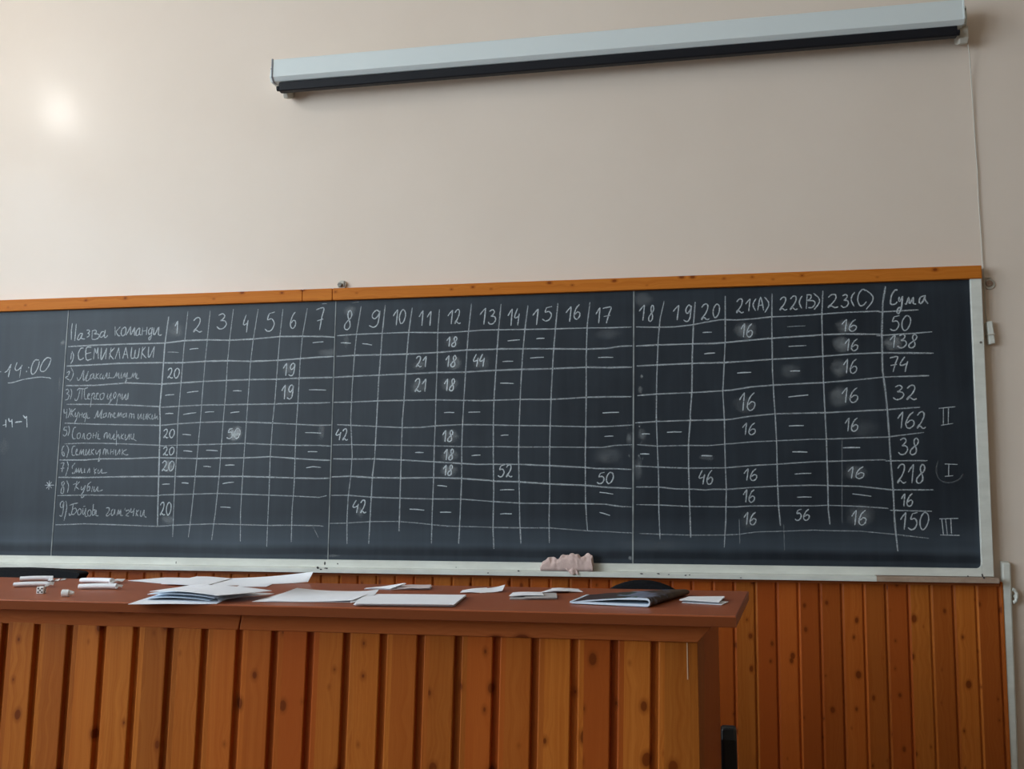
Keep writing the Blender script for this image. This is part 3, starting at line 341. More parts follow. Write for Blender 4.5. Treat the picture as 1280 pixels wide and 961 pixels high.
  'name': '4.6|0.72|-5329 3588 -5322 3576 -5315 3564 -5311 3551 -5311 3537 -5313 3521 -5316 3508 -5321 3496 -5328 3486 -5334 3475;4.6|0.72|-5336 3512 -5332 3573;4.6|0.72|-5216 3614 -5226 3615 -5235 3615 -5244 3611 -5252 3599 -5260 3582 -5265 3564 -5264 3546 -5260 3527 -5254 3513 -5245 3509 -5235 3510 -5226 3513 -5220 3516 -5216 3522 -5211 3527;4.6|0.72|-5138 3619 -5157 3621 -5176 3623 -5189 3613 -5193 3581 -5190 3539 -5183 3508 -5169 3502 -5151 3508 -5132 3514;4.6|0.72|-5186 3563 -5139 3572;4.6|0.72|-5112 3510 -5106 3611;4.6|0.72|-5106 3611 -5098 3590 -5090 3569 -5084 3560 -5080 3570 -5078 3592 -5075 3614;4.6|0.72|-5075 3614 -5066 3513;4.6|0.72|-5040 3613 -5041 3577 -5042 3541 -5041 3516 -5038 3505 -5034 3505 -5027 3516 -5016 3540 -5002 3574 -4989 3608;4.6|0.72|-4989 3608 -4995 3508;4.6|0.72|-4946 3611 -4960 3507;4.6|0.72|-4911 3610 -4929 3592 -4946 3575 -4955 3557 -4948 3540 -4933 3523 -4917 3506;4.6|0.72|-4902 3509 -4872 3609;4.6|0.72|-4872 3609 -4855 3508;4.6|0.72|-4828 3511 -4803 3611;4.6|0.72|-4803 3611 -4778 3510;4.6|0.72|-4819 3547 -4784 3550;4.6|0.72|-4745 3613 -4748 3579 -4750 3544 -4749 3520 -4740 3510 -4727 3511 -4717 3519 -4712 3537 -4710 3562 -4709 3587;4.6|0.72|-4712 3580 -4714 3558 -4715 3535 -4713 3519 -4704 3512 -4692 3510 -4682 3519 -4677 3540 -4674 3570 -4671 3601;4.6|0.72|-4641 3611 -4651 3504;4.6|0.72|-4614 3610 -4627 3594 -4641 3577 -4646 3561 -4636 3544 -4619 3527 -4601 3510;4.6|0.72|-4583 3609 -4583 3579 -4584 3548 -4583 3527 -4579 3518 -4575 3517 -4567 3527 -4556 3549 -4543 3580 -4529 3612;4.6|0.72|-4529 3612 -4536 3512/4.1|0.55|-5369 3393 -5358 3400 -5348 3406 -5342 3407 -5343 3396 -5348 3378 -5355 3364 -5364 3357 -5375 3354 -5378 3350 -5369 3343 -5353 3335 -5337 3327;4.1|0.55|-5328 3439 -5319 3423 -5309 3407 -5303 3392 -5303 3377 -5306 3362 -5311 3349 -5318 3336 -5327 3325 -5336 3313;4.1|0.55|-5264 3351 -5260 3339 -5256 3327 -5250 3322 -5243 3327 -5233 3339 -5225 3354 -5216 3378 -5207 3405 -5201 3415 -5200 3392 -5203 3353 -5203 3325 -5199 3320 -5192 3327 -5185 3339 -5174 3362 -5163 3390 -5157 3403 -5161 3385 -5171 3350 -5176 3324 -5172 3317 -5164 3317 -5156 3320 -5150 3325 -5144 3331 -5138 3338;4.1|0.55|-5105 3384 -5115 3379 -5124 3374 -5131 3367 -5135 3355 -5136 3343 -5133 3334 -5127 3334 -5118 3338 -5111 3345 -5106 3358 -5103 3373 -5101 3380 -5100 3372 -5100 3354 -5099 3341 -5095 3336 -5091 3335 -5087 3333;4.1|0.55|-5078 3387 -5079 3330;4.1|0.55|-5050 3383 -5061 3375 -5071 3367 -5076 3358 -5072 3350 -5062 3341 -5051 3333;4.1|0.55|-5027 3379 -5032 3372 -5038 3365 -5041 3358 -5041 3348 -5039 3338 -5036 3333 -5031 3333 -5024 3338 -5017 3343;4.1|0.55|-5011 3371 -5012 3358 -5013 3345 -5013 3336 -5009 3331 -5004 3330 -4997 3335 -4989 3352 -4979 3374 -4973 3385 -4972 3376 -4974 3357 -4974 3342 -4969 3337 -4961 3337 -4955 3342 -4952 3354 -4951 3371 -4950 3388;4.1|0.55|-4955 3342 -4935 3341 -4916 3340 -4901 3344 -4891 3360 -4884 3380 -4880 3390 -4878 3380 -4879 3359 -4878 3347 -4872 3356 -4865 3374 -4860 3383 -4859 3373 -4859 3354 -4858 3340 -4854 3336 -4848 3336 -4842 3336;4.1|0.55|-4833 3386 -4834 3370 -4836 3354 -4835 3343 -4831 3338 -4825 3338 -4819 3343 -4813 3356 -4807 3373 -4802 3382 -4800 3370 -4799 3349 -4796 3339 -4789 3353 -4781 3377 -4775 3388 -4776 3374 -4779 3348 -4784 3324 -4789 3308 -4795 3295 -4797 3289 -4793 3293 -4784 3305 -4776 3317;4.1|0.55|-4776 3331 -4763 3332 -4749 3333 -4738 3338 -4730 3352 -4725 3371 -4721 3380 -4720 3370 -4721 3351 -4719 3341 -4712 3353 -4702 3376 -4695 3387 -4694 3373 -4695 3348 -4696 3333 -4692 3342 -4686 3362 -4682 3372 -4683 3362 -4685 3343 -4684 3329 -4678 3327 -4670 3330 -4661 3333/4.1|0.55|-5371 3238 -5363 3241 -5354 3245 -5348 3245 -5343 3239 -5339 3231 -5339 3223 -5344 3217 -5353 3211 -5357 3205 -5351 3202 -5340 3199 -5333 3194 -5333 3183 -5337 3169 -5342 3158 -5350 3153 -5360 3151 -5369 3148;4.1|0.55|-5321 3251 -5315 3239 -5309 3226 -5306 3212 -5309 3194 -5314 3174 -5319 3154;4.1|0.55|-5276 3161 -5273 3154 -5271 3146 -5267 3143 -5260 3143 -5252 3148 -5245 3160 -5238 3185 -5232 3217 -5226 3250;4.1|0.55|-5257 3232 -5251 3239 -5246 3246 -5238 3250 -5227 3250 -5213 3247 -5199 3246 -5184 3248 -5168 3252 -5152 3256;4.1|0.55|-5206 3242 -5209 3153;4.1|0.55|-5183 3246 -5184 3223 -5184 3200 -5183 3181 -5180 3167 -5175 3158 -5170 3152 -5164 3152 -5157 3155 -5151 3159;4.1|0.55|-5148 3173 -5140 3184 -5133 3195 -5130 3202 -5134 3203 -5143 3201 -5149 3195 -5150 3184 -5150 3170 -5147 3159 -5140 3155 -5132 3155 -5123 3155;4.1|0.55|-5110 3205 -5117 3080;4.1|0.55|-5113 3180 -5107 3191 -5101 3202 -5095 3208 -5090 3206 -5085 3199 -5082 3190 -5085 3180 -5090 3168 -5092 3158 -5087 3154 -5077 3152 -5068 3151;4.1|0.55|-5066 3179 -5059 3188 -5052 3198 -5048 3204 -5051 3206 -5058 3206 -5063 3201 -5066 3188 -5067 3171 -5065 3158 -5058 3153 -5047 3151 -5037 3150;4.1|0.55|-5017 3203 -5023 3197 -5028 3190 -5031 3182 -5030 3171 -5027 3158 -5022 3150 -5015 3148 -5006 3150 -4999 3157 -4993 3170 -4990 3187 -4990 3199 -4995 3204 -5004 3203 -5013 3203;4.1|0.55|-4955 3199 -4957 3186 -4960 3173 -4960 3163 -4957 3155 -4951 3150 -4944 3152 -4937 3170 -4929 3195 -4924 3205 -4923 3189 -4925 3160 -4928 3134 -4934 3119 -4942 3107 -4945 3103 -4942 3106 -4935 3117 -4927 3127 -4920 3136 -4913 3146 -4906 3155;4.1|0.55|-4886 3212 -4891 3203 -4897 3193 -4900 3184 -4899 3172 -4895 3160 -4890 3155 -4884 3163 -4877 3177 -4873 3190 -4875 3199 -4880 3205 -4886 3212;4.1|0.55|-4854 3197 -4868 3091;4.1|0.55|-4857 3176 -4850 3185 -4844 3195 -4839 3197 -4836 3187 -4834 3171 -4832 3154;4.1|0.55|-4815 3197 -4816 3179 -4817 3162 -4817 3150 -4814 3145 -4811 3145 -4805 3150 -4798 3162 -4789 3179 -4781 3196;4.1|0.55|-4781 3196 -4782 3180 -4784 3165 -4784 3153 -4781 3146 -4775 3143 -4770 3146 -4766 3164 -4761 3190 -4758 3203 -4757 3192 -4758 3169 -4759 3146/4.1|0.55|-5376 3069 -5375 3056 -5373 3042 -5370 3033 -5365 3032 -5358 3034 -5351 3037;4.1|0.55|-5345 3069 -5347 2983;4.1|0.55|-5326 3076 -5320 3067 -5314 3059 -5312 3047 -5316 3030 -5324 3010 -5332 2990;4.1|0.55|-5298 3068 -5305 2997;4.1|0.55|-5263 3071 -5277 3058 -5292 3045 -5299 3032 -5294 3019 -5282 3006 -5270 2993;4.1|0.55|-5261 3039 -5262 3026 -5263 3013 -5263 3003 -5259 2999 -5253 2999 -5247 3003 -5240 3017 -5233 3036 -5230 3042 -5233 3026 -5241 2999 -5249 2975 -5255 2961 -5261 2950 -5266 2939;4.1|0.55|-5217 3031 -5223 2989;4.1|0.55|-5220 3010 -5197 3017;4.1|0.55|-5194 3035 -5195 2992;4.1|0.55|-5163 3031 -5170 3024 -5177 3017 -5181 3010 -5181 3001 -5179 2993 -5176 2988 -5170 2989 -5163 2995 -5157 3002 -5153 3017 -5151 3034 -5151 3038 -5155 3017 -5160 2983 -5166 2949;4.1|0.55|-5142 3016 -5144 3004 -5146 2992 -5144 2984 -5137 2983 -5127 2985 -5117 2987;4.1|0.55|-5078 2987 -5075 2985 -5072 2982 -5067 2987 -5059 3008 -5050 3036 -5043 3051 -5042 3038 -5044 3012 -5044 2994 -5040 2989 -5035 2992 -5029 3001 -5019 3022 -5008 3049 -5001 3061 -5003 3043 -5009 3010 -5012 2986 -5008 2982 -5001 2985 -4993 2989;4.1|0.55|-4968 3028 -4975 3024 -4982 3020 -4987 3014 -4989 3005 -4988 2995 -4986 2989 -4979 2989 -4970 2993 -4963 3000 -4961 3011 -4961 3025 -4961 3032 -4960 3024 -4959 3008 -4959 2993;4.1|0.55|-4943 2985 -4940 3001 -4937 3017 -4934 3028 -4929 3030 -4925 3027 -4922 3021 -4920 3007 -4920 2990 -4919 2981 -4917 2991 -4914 3010 -4910 3020 -4906 3016 -4901 3004 -4897 2992;4.1|0.55|-4890 2999 -4884 3008 -4878 3017 -4875 3023 -4878 3027 -4883 3027 -4887 3024 -4888 3013 -4888 2999 -4885 2988 -4879 2985 -4870 2987 -4862 2988;4.1|0.55|-4854 2988 -4850 3006 -4845 3025 -4841 3034 -4840 3023 -4841 3003 -4839 2991 -4833 3001 -4824 3020 -4818 3030 -4816 3023 -4816 3007 -4816 2991;4.1|0.55|-4775 3022 -4784 3019 -4792 3016 -4798 3012 -4800 3003 -4799 2993 -4797 2987 -4790 2987 -4781 2991 -4774 2997 -4771 3008 -4769 3021 -4768 3026 -4766 3018 -4764 3002 -4762 2987;4.1|0.55|-4739 2979 -4737 2994 -4736 3008 -4733 3018 -4728 3021 -4722 3020 -4717 3014 -4716 3004 -4716 2990 -4715 2976;4.1|0.55|-4710 3011 -4704 3014 -4699 3016 -4695 3014 -4693 3003 -4693 2988 -4692 2972;4.1|0.55|-4653 3017 -4654 3001 -4655 2986 -4654 2975 -4652 2970 -4648 2970 -4643 2975 -4636 2989 -4628 3008 -4622 3017 -4621 3008 -4622 2989 -4624 2971;4.1|0.55|-4599 3016 -4602 2999 -4604 2983 -4605 2971 -4601 2966 -4595 2966 -4589 2971 -4583 2986 -4577 3006 -4573 3016 -4572 3007 -4573 2987 -4574 2967;4.1|0.55|-4561 3023 -4562 2963;4.1|0.55|-4531 3016 -4541 3009 -4551 3002 -4556 2995 -4552 2986 -4542 2976 -4532 2966;4.1|0.55|-4519 3008 -4520 2994 -4522 2979 -4521 2970 -4516 2967 -4508 2970 -4502 2977 -4498 2990 -4495 3007 -4493 3015 -4492 3003 -4492 2983 -4490 2969 -4485 2974 -4479 2987 -4473 2994 -4469 2987 -4466 2975 -4464 2962/4.1|0.55|-5366 2905 -5331 2908;4.1|0.55|-5362 2905 -5364 2895 -5366 2886 -5365 2880 -5358 2879 -5349 2881 -5341 2879 -5337 2871 -5334 2858 -5335 2847 -5341 2838 -5350 2830 -5357 2826 -5362 2828 -5366 2834 -5370 2841;4.1|0.55|-5320 2918 -5316 2904 -5311 2890 -5310 2876 -5312 2860 -5317 2845 -5322 2829;4.1|0.55|-5245 2903 -5253 2903 -5261 2903 -5268 2897 -5274 2881 -5278 2859 -5280 2840 -5279 2825 -5275 2813 -5270 2804 -5263 2801 -5255 2803 -5247 2804;4.1|0.55|-5215 2853 -5222 2848 -5229 2843 -5233 2836 -5233 2825 -5231 2812 -5227 2804 -5220 2802 -5211 2805 -5204 2811 -5201 2821 -5201 2835 -5202 2846 -5206 2851 -5212 2852 -5218 2853;4.1|0.55|-5184 2803 -5178 2822 -5172 2841 -5168 2849 -5165 2839 -5163 2819 -5161 2803 -5157 2800 -5153 2802 -5149 2803;4.1|0.55|-5106 2852 -5115 2849 -5125 2845 -5132 2838 -5135 2827 -5136 2813 -5134 2803 -5126 2799 -5115 2799 -5107 2803 -5101 2813 -5098 2827 -5097 2838 -5100 2844 -5105 2848 -5109 2852;4.1|0.55|-5075 2852 -5079 2803;4.1|0.55|-5077 2827 -5050 2834;4.1|0.55|-5044 2859 -5052 2802;4.1|0.55|-5028 2845 -5029 2829 -5030 2813 -5029 2802 -5023 2798 -5014 2798 -5006 2798;4.1|0.55|-5030 2869 -5027 2862;4.1|0.55|-4970 2844 -4971 2827 -4971 2810 -4971 2802 -4969 2811 -4966 2829 -4962 2844 -4956 2851 -4949 2854 -4943 2851 -4942 2835 -4942 2813 -4940 2801 -4935 2810 -4927 2828 -4920 2847;4.1|0.55|-4912 2844 -4913 2828 -4914 2812 -4913 2801 -4909 2796 -4901 2796 -4894 2801 -4887 2812 -4880 2828 -4873 2843;4.1|0.55|-4852 2871 -4849 2741;4.1|0.55|-4873 2840 -4876 2822 -4879 2805 -4878 2794 -4872 2791 -4861 2794 -4852 2801 -4845 2813 -4840 2829 -4835 2836 -4830 2827 -4825 2810 -4821 2793;4.1|0.55|-4804 2843 -4809 2793;4.1|0.55|-4781 2842 -4792 2833 -4802 2823 -4807 2814 -4802 2807 -4792 2800 -4782 2793;4.1|0.55|-4766 2839 -4767 2822 -4768 2805 -4767 2793 -4764 2788 -4758 2788 -4752 2793 -4743 2809 -4734 2831 -4728 2842 -4726 2832 -4727 2810 -4729 2789;4.1|0.55|-4712 2842 -4712 2826 -4712 2810 -4710 2800 -4705 2795 -4697 2794 -4691 2799 -4688 2811 -4687 2828 -4686 2845;4.1|0.55|-4695 2799 -4659 2778/4.1|0.55|-5352 2741 -5357 2737 -5363 2734 -5367 2727 -5370 2714 -5372 2698 -5372 2684 -5370 2673 -5367 2663 -5363 2656 -5357 2652 -5351 2650 -5347 2652 -5347 2660 -5349 2672 -5352 2681 -5357 2684 -5362 2684 -5367 2684;4.1|0.55|-5329 2744 -5320 2732 -5312 2720 -5307 2705 -5309 2685 -5316 2661 -5322 2638;4.1|0.55|-5243 2737 -5252 2736 -5262 2735 -5269 2730 -5273 2717 -5275 2699 -5275 2684 -5273 2672 -5270 2662 -5265 2655 -5258 2654 -5250 2656 -5242 2659;4.1|0.55|-5235 2676 -5230 2687 -5224 2697 -5221 2705 -5224 2708 -5229 2709 -5233 2705 -5235 2692 -5236 2675 -5234 2662 -5227 2659 -5217 2661 -5207 2662;4.1|0.55|-5203 2655 -5197 2676 -5191 2698 -5186 2708 -5185 2697 -5185 2674 -5184 2662 -5178 2674 -5169 2696 -5163 2708 -5161 2697 -5161 2675 -5160 2658 -5156 2655 -5150 2656 -5145 2658;4.1|0.55|-5136 2708 -5138 2691 -5141 2674 -5141 2662 -5138 2657 -5132 2656 -5126 2662 -5118 2678 -5110 2700 -5105 2711 -5106 2700 -5109 2678 -5110 2662 -5106 2658 -5100 2660 -5095 2661;4.1|0.55|-5086 2711 -5087 2658;4.1|0.55|-5059 2711 -5069 2703 -5080 2695 -5084 2686 -5080 2677 -5070 2667 -5060 2658;4.1|0.55|-5043 2703 -5043 2690 -5043 2677 -5041 2668 -5037 2665 -5032 2666 -5026 2672 -5017 2686 -5007 2704 -5001 2710 -5000 2696 -5002 2671 -5005 2647 -5009 2627 -5013 2608 -5014 2598 -5009 2601 -5000 2614 -4992 2626;4.1|0.55|-4971 2661 -4970 2676 -4968 2692 -4966 2703 -4961 2709 -4955 2711 -4950 2706 -4949 2690 -4949 2668 -4948 2657 -4944 2670 -4940 2693 -4935 2706 -4930 2698 -4926 2679 -4921 2661;4.1|0.55|-4897 2710 -4902 2660;4.1|0.55|-4899 2681 -4876 2688;4.1|0.55|-4870 2709 -4875 2660;4.1|0.55|-4851 2706 -4852 2689 -4853 2672 -4852 2660 -4848 2655 -4843 2655 -4837 2660 -4828 2675 -4819 2695 -4812 2706 -4811 2697 -4812 2679 -4814 2660;4.1|0.55|-4789 2709 -4790 2656;4.1|0.55|-4747 2705 -4762 2697 -4777 2689 -4784 2681 -4780 2672 -4768 2662 -4756 2656 -4747 2655 -4738 2657 -4730 2659/4.1|0.55|-5378 2585 -5366 2588 -5354 2591 -5347 2589 -5347 2579 -5352 2565 -5356 2550 -5358 2536 -5360 2522 -5361 2507;4.1|0.55|-5375 2539 -5340 2543;4.1|0.55|-5316 2603 -5310 2589 -5304 2575 -5302 2557 -5307 2531 -5315 2502 -5324 2472;4.1|0.55|-5238 2588 -5247 2577 -5257 2566 -5263 2557 -5264 2549 -5262 2542 -5260 2535;4.1|0.55|-5252 2507 -5256 2503 -5259 2499 -5259 2497 -5253 2495 -5244 2496 -5236 2500 -5231 2514 -5227 2533 -5223 2542 -5221 2531 -5219 2511 -5217 2500 -5212 2511 -5205 2531 -5200 2542 -5197 2531 -5196 2511 -5194 2500 -5188 2511 -5182 2531 -5177 2542 -5174 2532 -5173 2513 -5170 2500 -5165 2499 -5158 2503 -5151 2507;4.1|0.55|-5142 2542 -5143 2529 -5144 2516 -5144 2507 -5141 2504 -5136 2506 -5132 2507;4.1|0.55|-5116 2496 -5108 2515 -5101 2533 -5095 2542 -5093 2534 -5093 2517 -5093 2500;4.1|0.55|-5053 2545 -5042 2486;4.1|0.55|-5026 2538 -5035 2530 -5043 2521 -5047 2514 -5044 2507 -5036 2502 -5027 2496;4.1|0.55|-5010 2531 -5011 2519 -5013 2508 -5012 2500 -5008 2496 -5003 2496 -4997 2500 -4989 2511 -4981 2527 -4976 2534 -4975 2527 -4978 2511 -4977 2499 -4972 2497 -4963 2498 -4954 2499 -4945 2500 -4934 2502 -4924 2503/4.1|0.55|-5337 2423 -5344 2421 -5351 2420 -5356 2416 -5356 2408 -5354 2397 -5350 2388 -5344 2381 -5337 2375 -5333 2367 -5333 2353 -5335 2336 -5338 2324 -5344 2320 -5352 2320 -5358 2324 -5360 2333 -5359 2346 -5356 2360 -5348 2376 -5338 2394 -5332 2409 -5332 2417 -5336 2422 -5341 2426;4.1|0.55|-5310 2433 -5302 2419 -5294 2404 -5289 2388 -5289 2369 -5293 2348 -5296 2328;4.1|0.55|-5246 2398 -5219 2407;4.1|0.55|-5209 2430 -5230 2339;4.1|0.55|-5185 2423 -5198 2409 -5212 2396 -5218 2384 -5212 2374 -5198 2365 -5185 2356;4.1|0.55|-5163 2384 -5165 2374 -5166 2363 -5166 2356 -5162 2353 -5157 2353 -5150 2356 -5141 2368 -5131 2385 -5125 2391 -5127 2380 -5134 2358 -5141 2339 -5149 2325 -5158 2314 -5163 2304 -5162 2294 -5159 2286 -5154 2283 -5147 2286 -5139 2293 -5132 2300;4.1|0.55|-5073 2423 -5082 2416 -5091 2410 -5099 2402 -5104 2391 -5107 2378 -5108 2367 -5108 2356 -5106 2347 -5103 2342 -5097 2342 -5090 2347 -5084 2353 -5083 2362 -5083 2373 -5086 2381 -5091 2381 -5098 2377 -5105 2374;4.1|0.55|-5055 2384 -5064 2332;4.1|0.55|-5040 2381 -5041 2366 -5042 2352 -5042 2342 -5038 2338 -5032 2338 -5026 2342 -5019 2355 -5011 2372 -5005 2381 -5005 2372 -5007 2355 -5007 2342 -5001 2339 -4993 2340 -4984 2342 -4975 2345 -4967 2349 -4958 2353/4.1|0.55|-5330 2254 -5340 2250 -5349 2247 -5356 2240 -5360 2229 -5360 2216 -5358 2205 -5353 2199 -5345 2196 -5338 2198 -5333 2209 -5329 2225 -5325 2240;4.1|0.55|-5326 2247 -5326 2218 -5327 2188 -5328 2164 -5332 2145 -5336 2130 -5341 2122 -5347 2120 -5354 2124 -5361 2128;4.1|0.55|-5307 2254 -5302 2235 -5297 2216 -5295 2192 -5300 2158 -5307 2119 -5315 2080;4.1|0.55|-5270 2216 -5260 2220 -5251 2223 -5239 2227 -5224 2230 -5207 2234 -5190 2237;4.1|0.55|-5235 2223 -5238 2194 -5242 2165 -5246 2143 -5252 2132 -5259 2129 -5264 2129 -5267 2133 -5268 2142 -5269 2150;4.1|0.55|-5240 2181 -5229 2186 -5219 2191 -5210 2192 -5204 2185 -5200 2175 -5201 2164 -5207 2153 -5217 2143 -5226 2136 -5233 2136 -5239 2139 -5246 2143;4.1|0.55|-5175 2185 -5180 2178 -5186 2172 -5189 2164 -5188 2153 -5184 2141 -5179 2133 -5172 2132 -5163 2137 -5157 2143 -5154 2154 -5153 2167 -5155 2178 -5160 2183 -5168 2186 -5175 2189;4.1|0.55|-5137 2192 -5138 2174 -5139 2156 -5138 2143 -5134 2138 -5128 2138 -5122 2144 -5117 2161 -5113 2183 -5110 2192 -5111 2175 -5113 2145 -5113 2123 -5109 2118 -5101 2120 -5094 2123;4.1|0.55|-5134 2206 -5118 2210;4.1|0.55|-5082 2178 -5086 2169 -5090 2160 -5092 2151 -5090 2140 -5085 2129 -5079 2123 -5071 2124 -5062 2129 -5057 2137 -5056 2148 -5058 2161 -5062 2172 -5068 2176 -5075 2177 -5082 2178;4.1|0.55|-5039 2227 -5045 2130;4.1|0.55|-5047 2172 -5037 2176 -5027 2180 -5021 2179 -5020 2167 -5022 2150 -5026 2137 -5031 2132 -5038 2131 -5045 2130;4.1|0.55|-5009 2179 -5010 2161 -5012 2143 -5010 2130 -5004 2126 -4996 2126 -4987 2127;4.1|0.55|-4918 2193 -4908 2195 -4899 2197 -4892 2197 -4887 2191 -4885 2183 -4886 2172 -4894 2158 -4905 2142 -4911 2131 -4909 2126 -4903 2125 -4895 2127 -4889 2132 -4881 2138 -4873 2145;4.1|0.55|-4849 2186 -4854 2180 -4860 2173 -4863 2166 -4865 2153 -4864 2139 -4861 2131 -4855 2131 -4846 2136 -4839 2145 -4836 2160 -4835 2178 -4834 2186 -4833 2177 -4832 2157 -4831 2138;4.1|0.55|-4812 2128 -4806 2150 -4800 2172 -4796 2183 -4794 2172 -4795 2150 -4793 2138 -4788 2149 -4782 2169 -4776 2180 -4775 2168 -4775 2147 -4774 2131 -4769 2128 -4762 2130 -4755 2131;4.1|0.55|-4735 2194 -4738 2176;4.1|0.55|-4720 2180 -4722 2174 -4724 2169 -4723 2166 -4717 2170 -4708 2177 -4701 2180 -4697 2176 -4694 2168 -4696 2159 -4705 2150 -4718 2140 -4725 2132 -4719 2128 -4706 2126 -4694 2125;4.1|0.55|-4679 2194 -4680 2181 -4682 2168 -4681 2159 -4675 2158 -4666 2161 -4658 2166 -4653 2178 -4650 2191 -4648 2194 -4650 2178 -4653 2152 -4656 2125;4.1|0.55|-4625 2180 -4630 2125;4.1|0.55|-4602 2180 -4612 2171 -4622 2162 -4627 2153 -4624 2144 -4616 2134 -4607 2125;4.1|0.55|-4587 2174 -4588 2157 -4589 2140 -4589 2129 -4585 2124 -4579 2123 -4573 2129 -4566 2146 -4559 2169 -4554 2181 -4553 2171 -4555 2150 -4555 2132 -4549 2124 -4540 2120 -4531 2115'},
 '3': {'grid': '4.3|0.60|-2838 3663 -2671 3671 -2439 3673 -2209 3675 -1955 3666 -1871 3664 -1691 3671 -1576 3677 -1436 3676 -1213 3673 -957 3670 -704 3671 -533 3667 -338 3668/5.8|0.55|-2841 3485 -2674 3490 -2449 3489 -2219 3490 -1959 3497 -1703 3513 -1473 3513 -1440 3515 -1226 3511 -976 3505 -705 3496 -534 3498 -425 3513 -334 3514/5.8|0.50|-2863 3305 -2690 3311 -2459 3316 -2230 3321 -1958 3329 -1714 3327 -1549 3334 -1452 3337 -1244 3340 -983 3341 -706 3347 -536 3340 -336 3340/5.2|0.50|-2858 3091 -2692 3091 -2468 3098 -2239 3099 -1968 3099 -1725 3091 -1598 3087 -1463 3088 -1250 3092 -996 3088 -842 3094 -708 3101 -538 3102 -345 3100/4.6|0.50|-2820 2901 -2688 2894 -2470 2882 -2249 2870 -2081 2871 -1965 2882 -1736 2890 -1546 2886 -1469 2884 -1263 2877 -1009 2872 -716 2861 -540 2862 -336 2872/4.1|0.45|-2856 2730 -2691 2731 -2481 2726 -2253 2722 -1976 2716 -1741 2708 -1520 2704 -1474 2707 -1263 2701 -1010 2700 -717 2695 -578 2694 -482 2709 -344 2714/5.2|0.55|-2849 2613 -2681 2610 -2491 2611 -2258 2601 -1975 2584 -1746 2570 -1607 2561 -1520 2562 -1468 2562 -1262 2561 -1010 2549 -718 2533 -628 2524 -484 2523 -353 2516/5.5|0.58|-2858 2461 -2698 2467 -2501 2455 -2255 2451 -1980 2454 -1745 2447 -1519 2431 -1473 2425 -1262 2419 -1010 2402 -719 2390 -545 2374 -354 2366/4.3|0.50|-2859 2307 -2707 2308 -2511 2293 -2265 2285 -1990 2279 -1750 2279 -1518 2262 -1473 2259 -1256 2247 -1011 2245 -720 2244 -570 2241 -439 2223 -350 2220/3.8|0.42|-2866 2074 -2709 2078 -2520 2091 -2269 2094 -2122 2083 -1988 2070 -1855 2059 -1517 2053 -1472 2051 -1250 2049 -1011 2050 -704 2029 -548 2024 -347 2014/3.8|0.52|-2630 3914 -2665 3681 -2679 3514 -2695 3231 -2702 2938 -2682 2643 -2691 2467 -2710 2293 -2716 2094 -2711 1908/4.6|0.52|-2417 3914 -2439 3675 -2449 3495 -2464 3240 -2474 2936 -2485 2630 -2502 2467 -2512 2219 -2523 1910/4.6|0.52|-2179 3887 -2206 3682 -2225 3414 -2239 3097 -2251 2933 -2256 2653 -2260 2343 -2265 2011/4.1|0.52|-1942 3866 -1955 3662 -1958 3332 -1965 3093 -1966 2930 -1974 2714 -1976 2466 -1985 2171 -1989 1916/4.3|0.52|-1667 3903 -1691 3668 -1705 3478 -1723 3151 -1734 2927 -1741 2712 -1739 2466 -1749 2172 -1760 1918/4.6|0.52|-1415 3894 -1436 3673 -1454 3397 -1472 3085 -1476 2924 -1476 2649 -1471 2344 -1476 2029 -1467 1879/4.3|0.52|-1188 3874 -1213 3680 -1232 3480 -1248 3206 -1260 2922 -1266 2648 -1260 2344 -1256 2103 -1246 1923/4.3|0.52|-938 3885 -960 3673 -979 3449 -996 3140 -1004 2919 -1011 2646 -1011 2344 -1017 2104 -1015 1931/4.3|0.52|-674 3883 -698 3690 -708 3442 -710 3135 -714 2915 -721 2645 -722 2284 -715 2130 -707 2029',
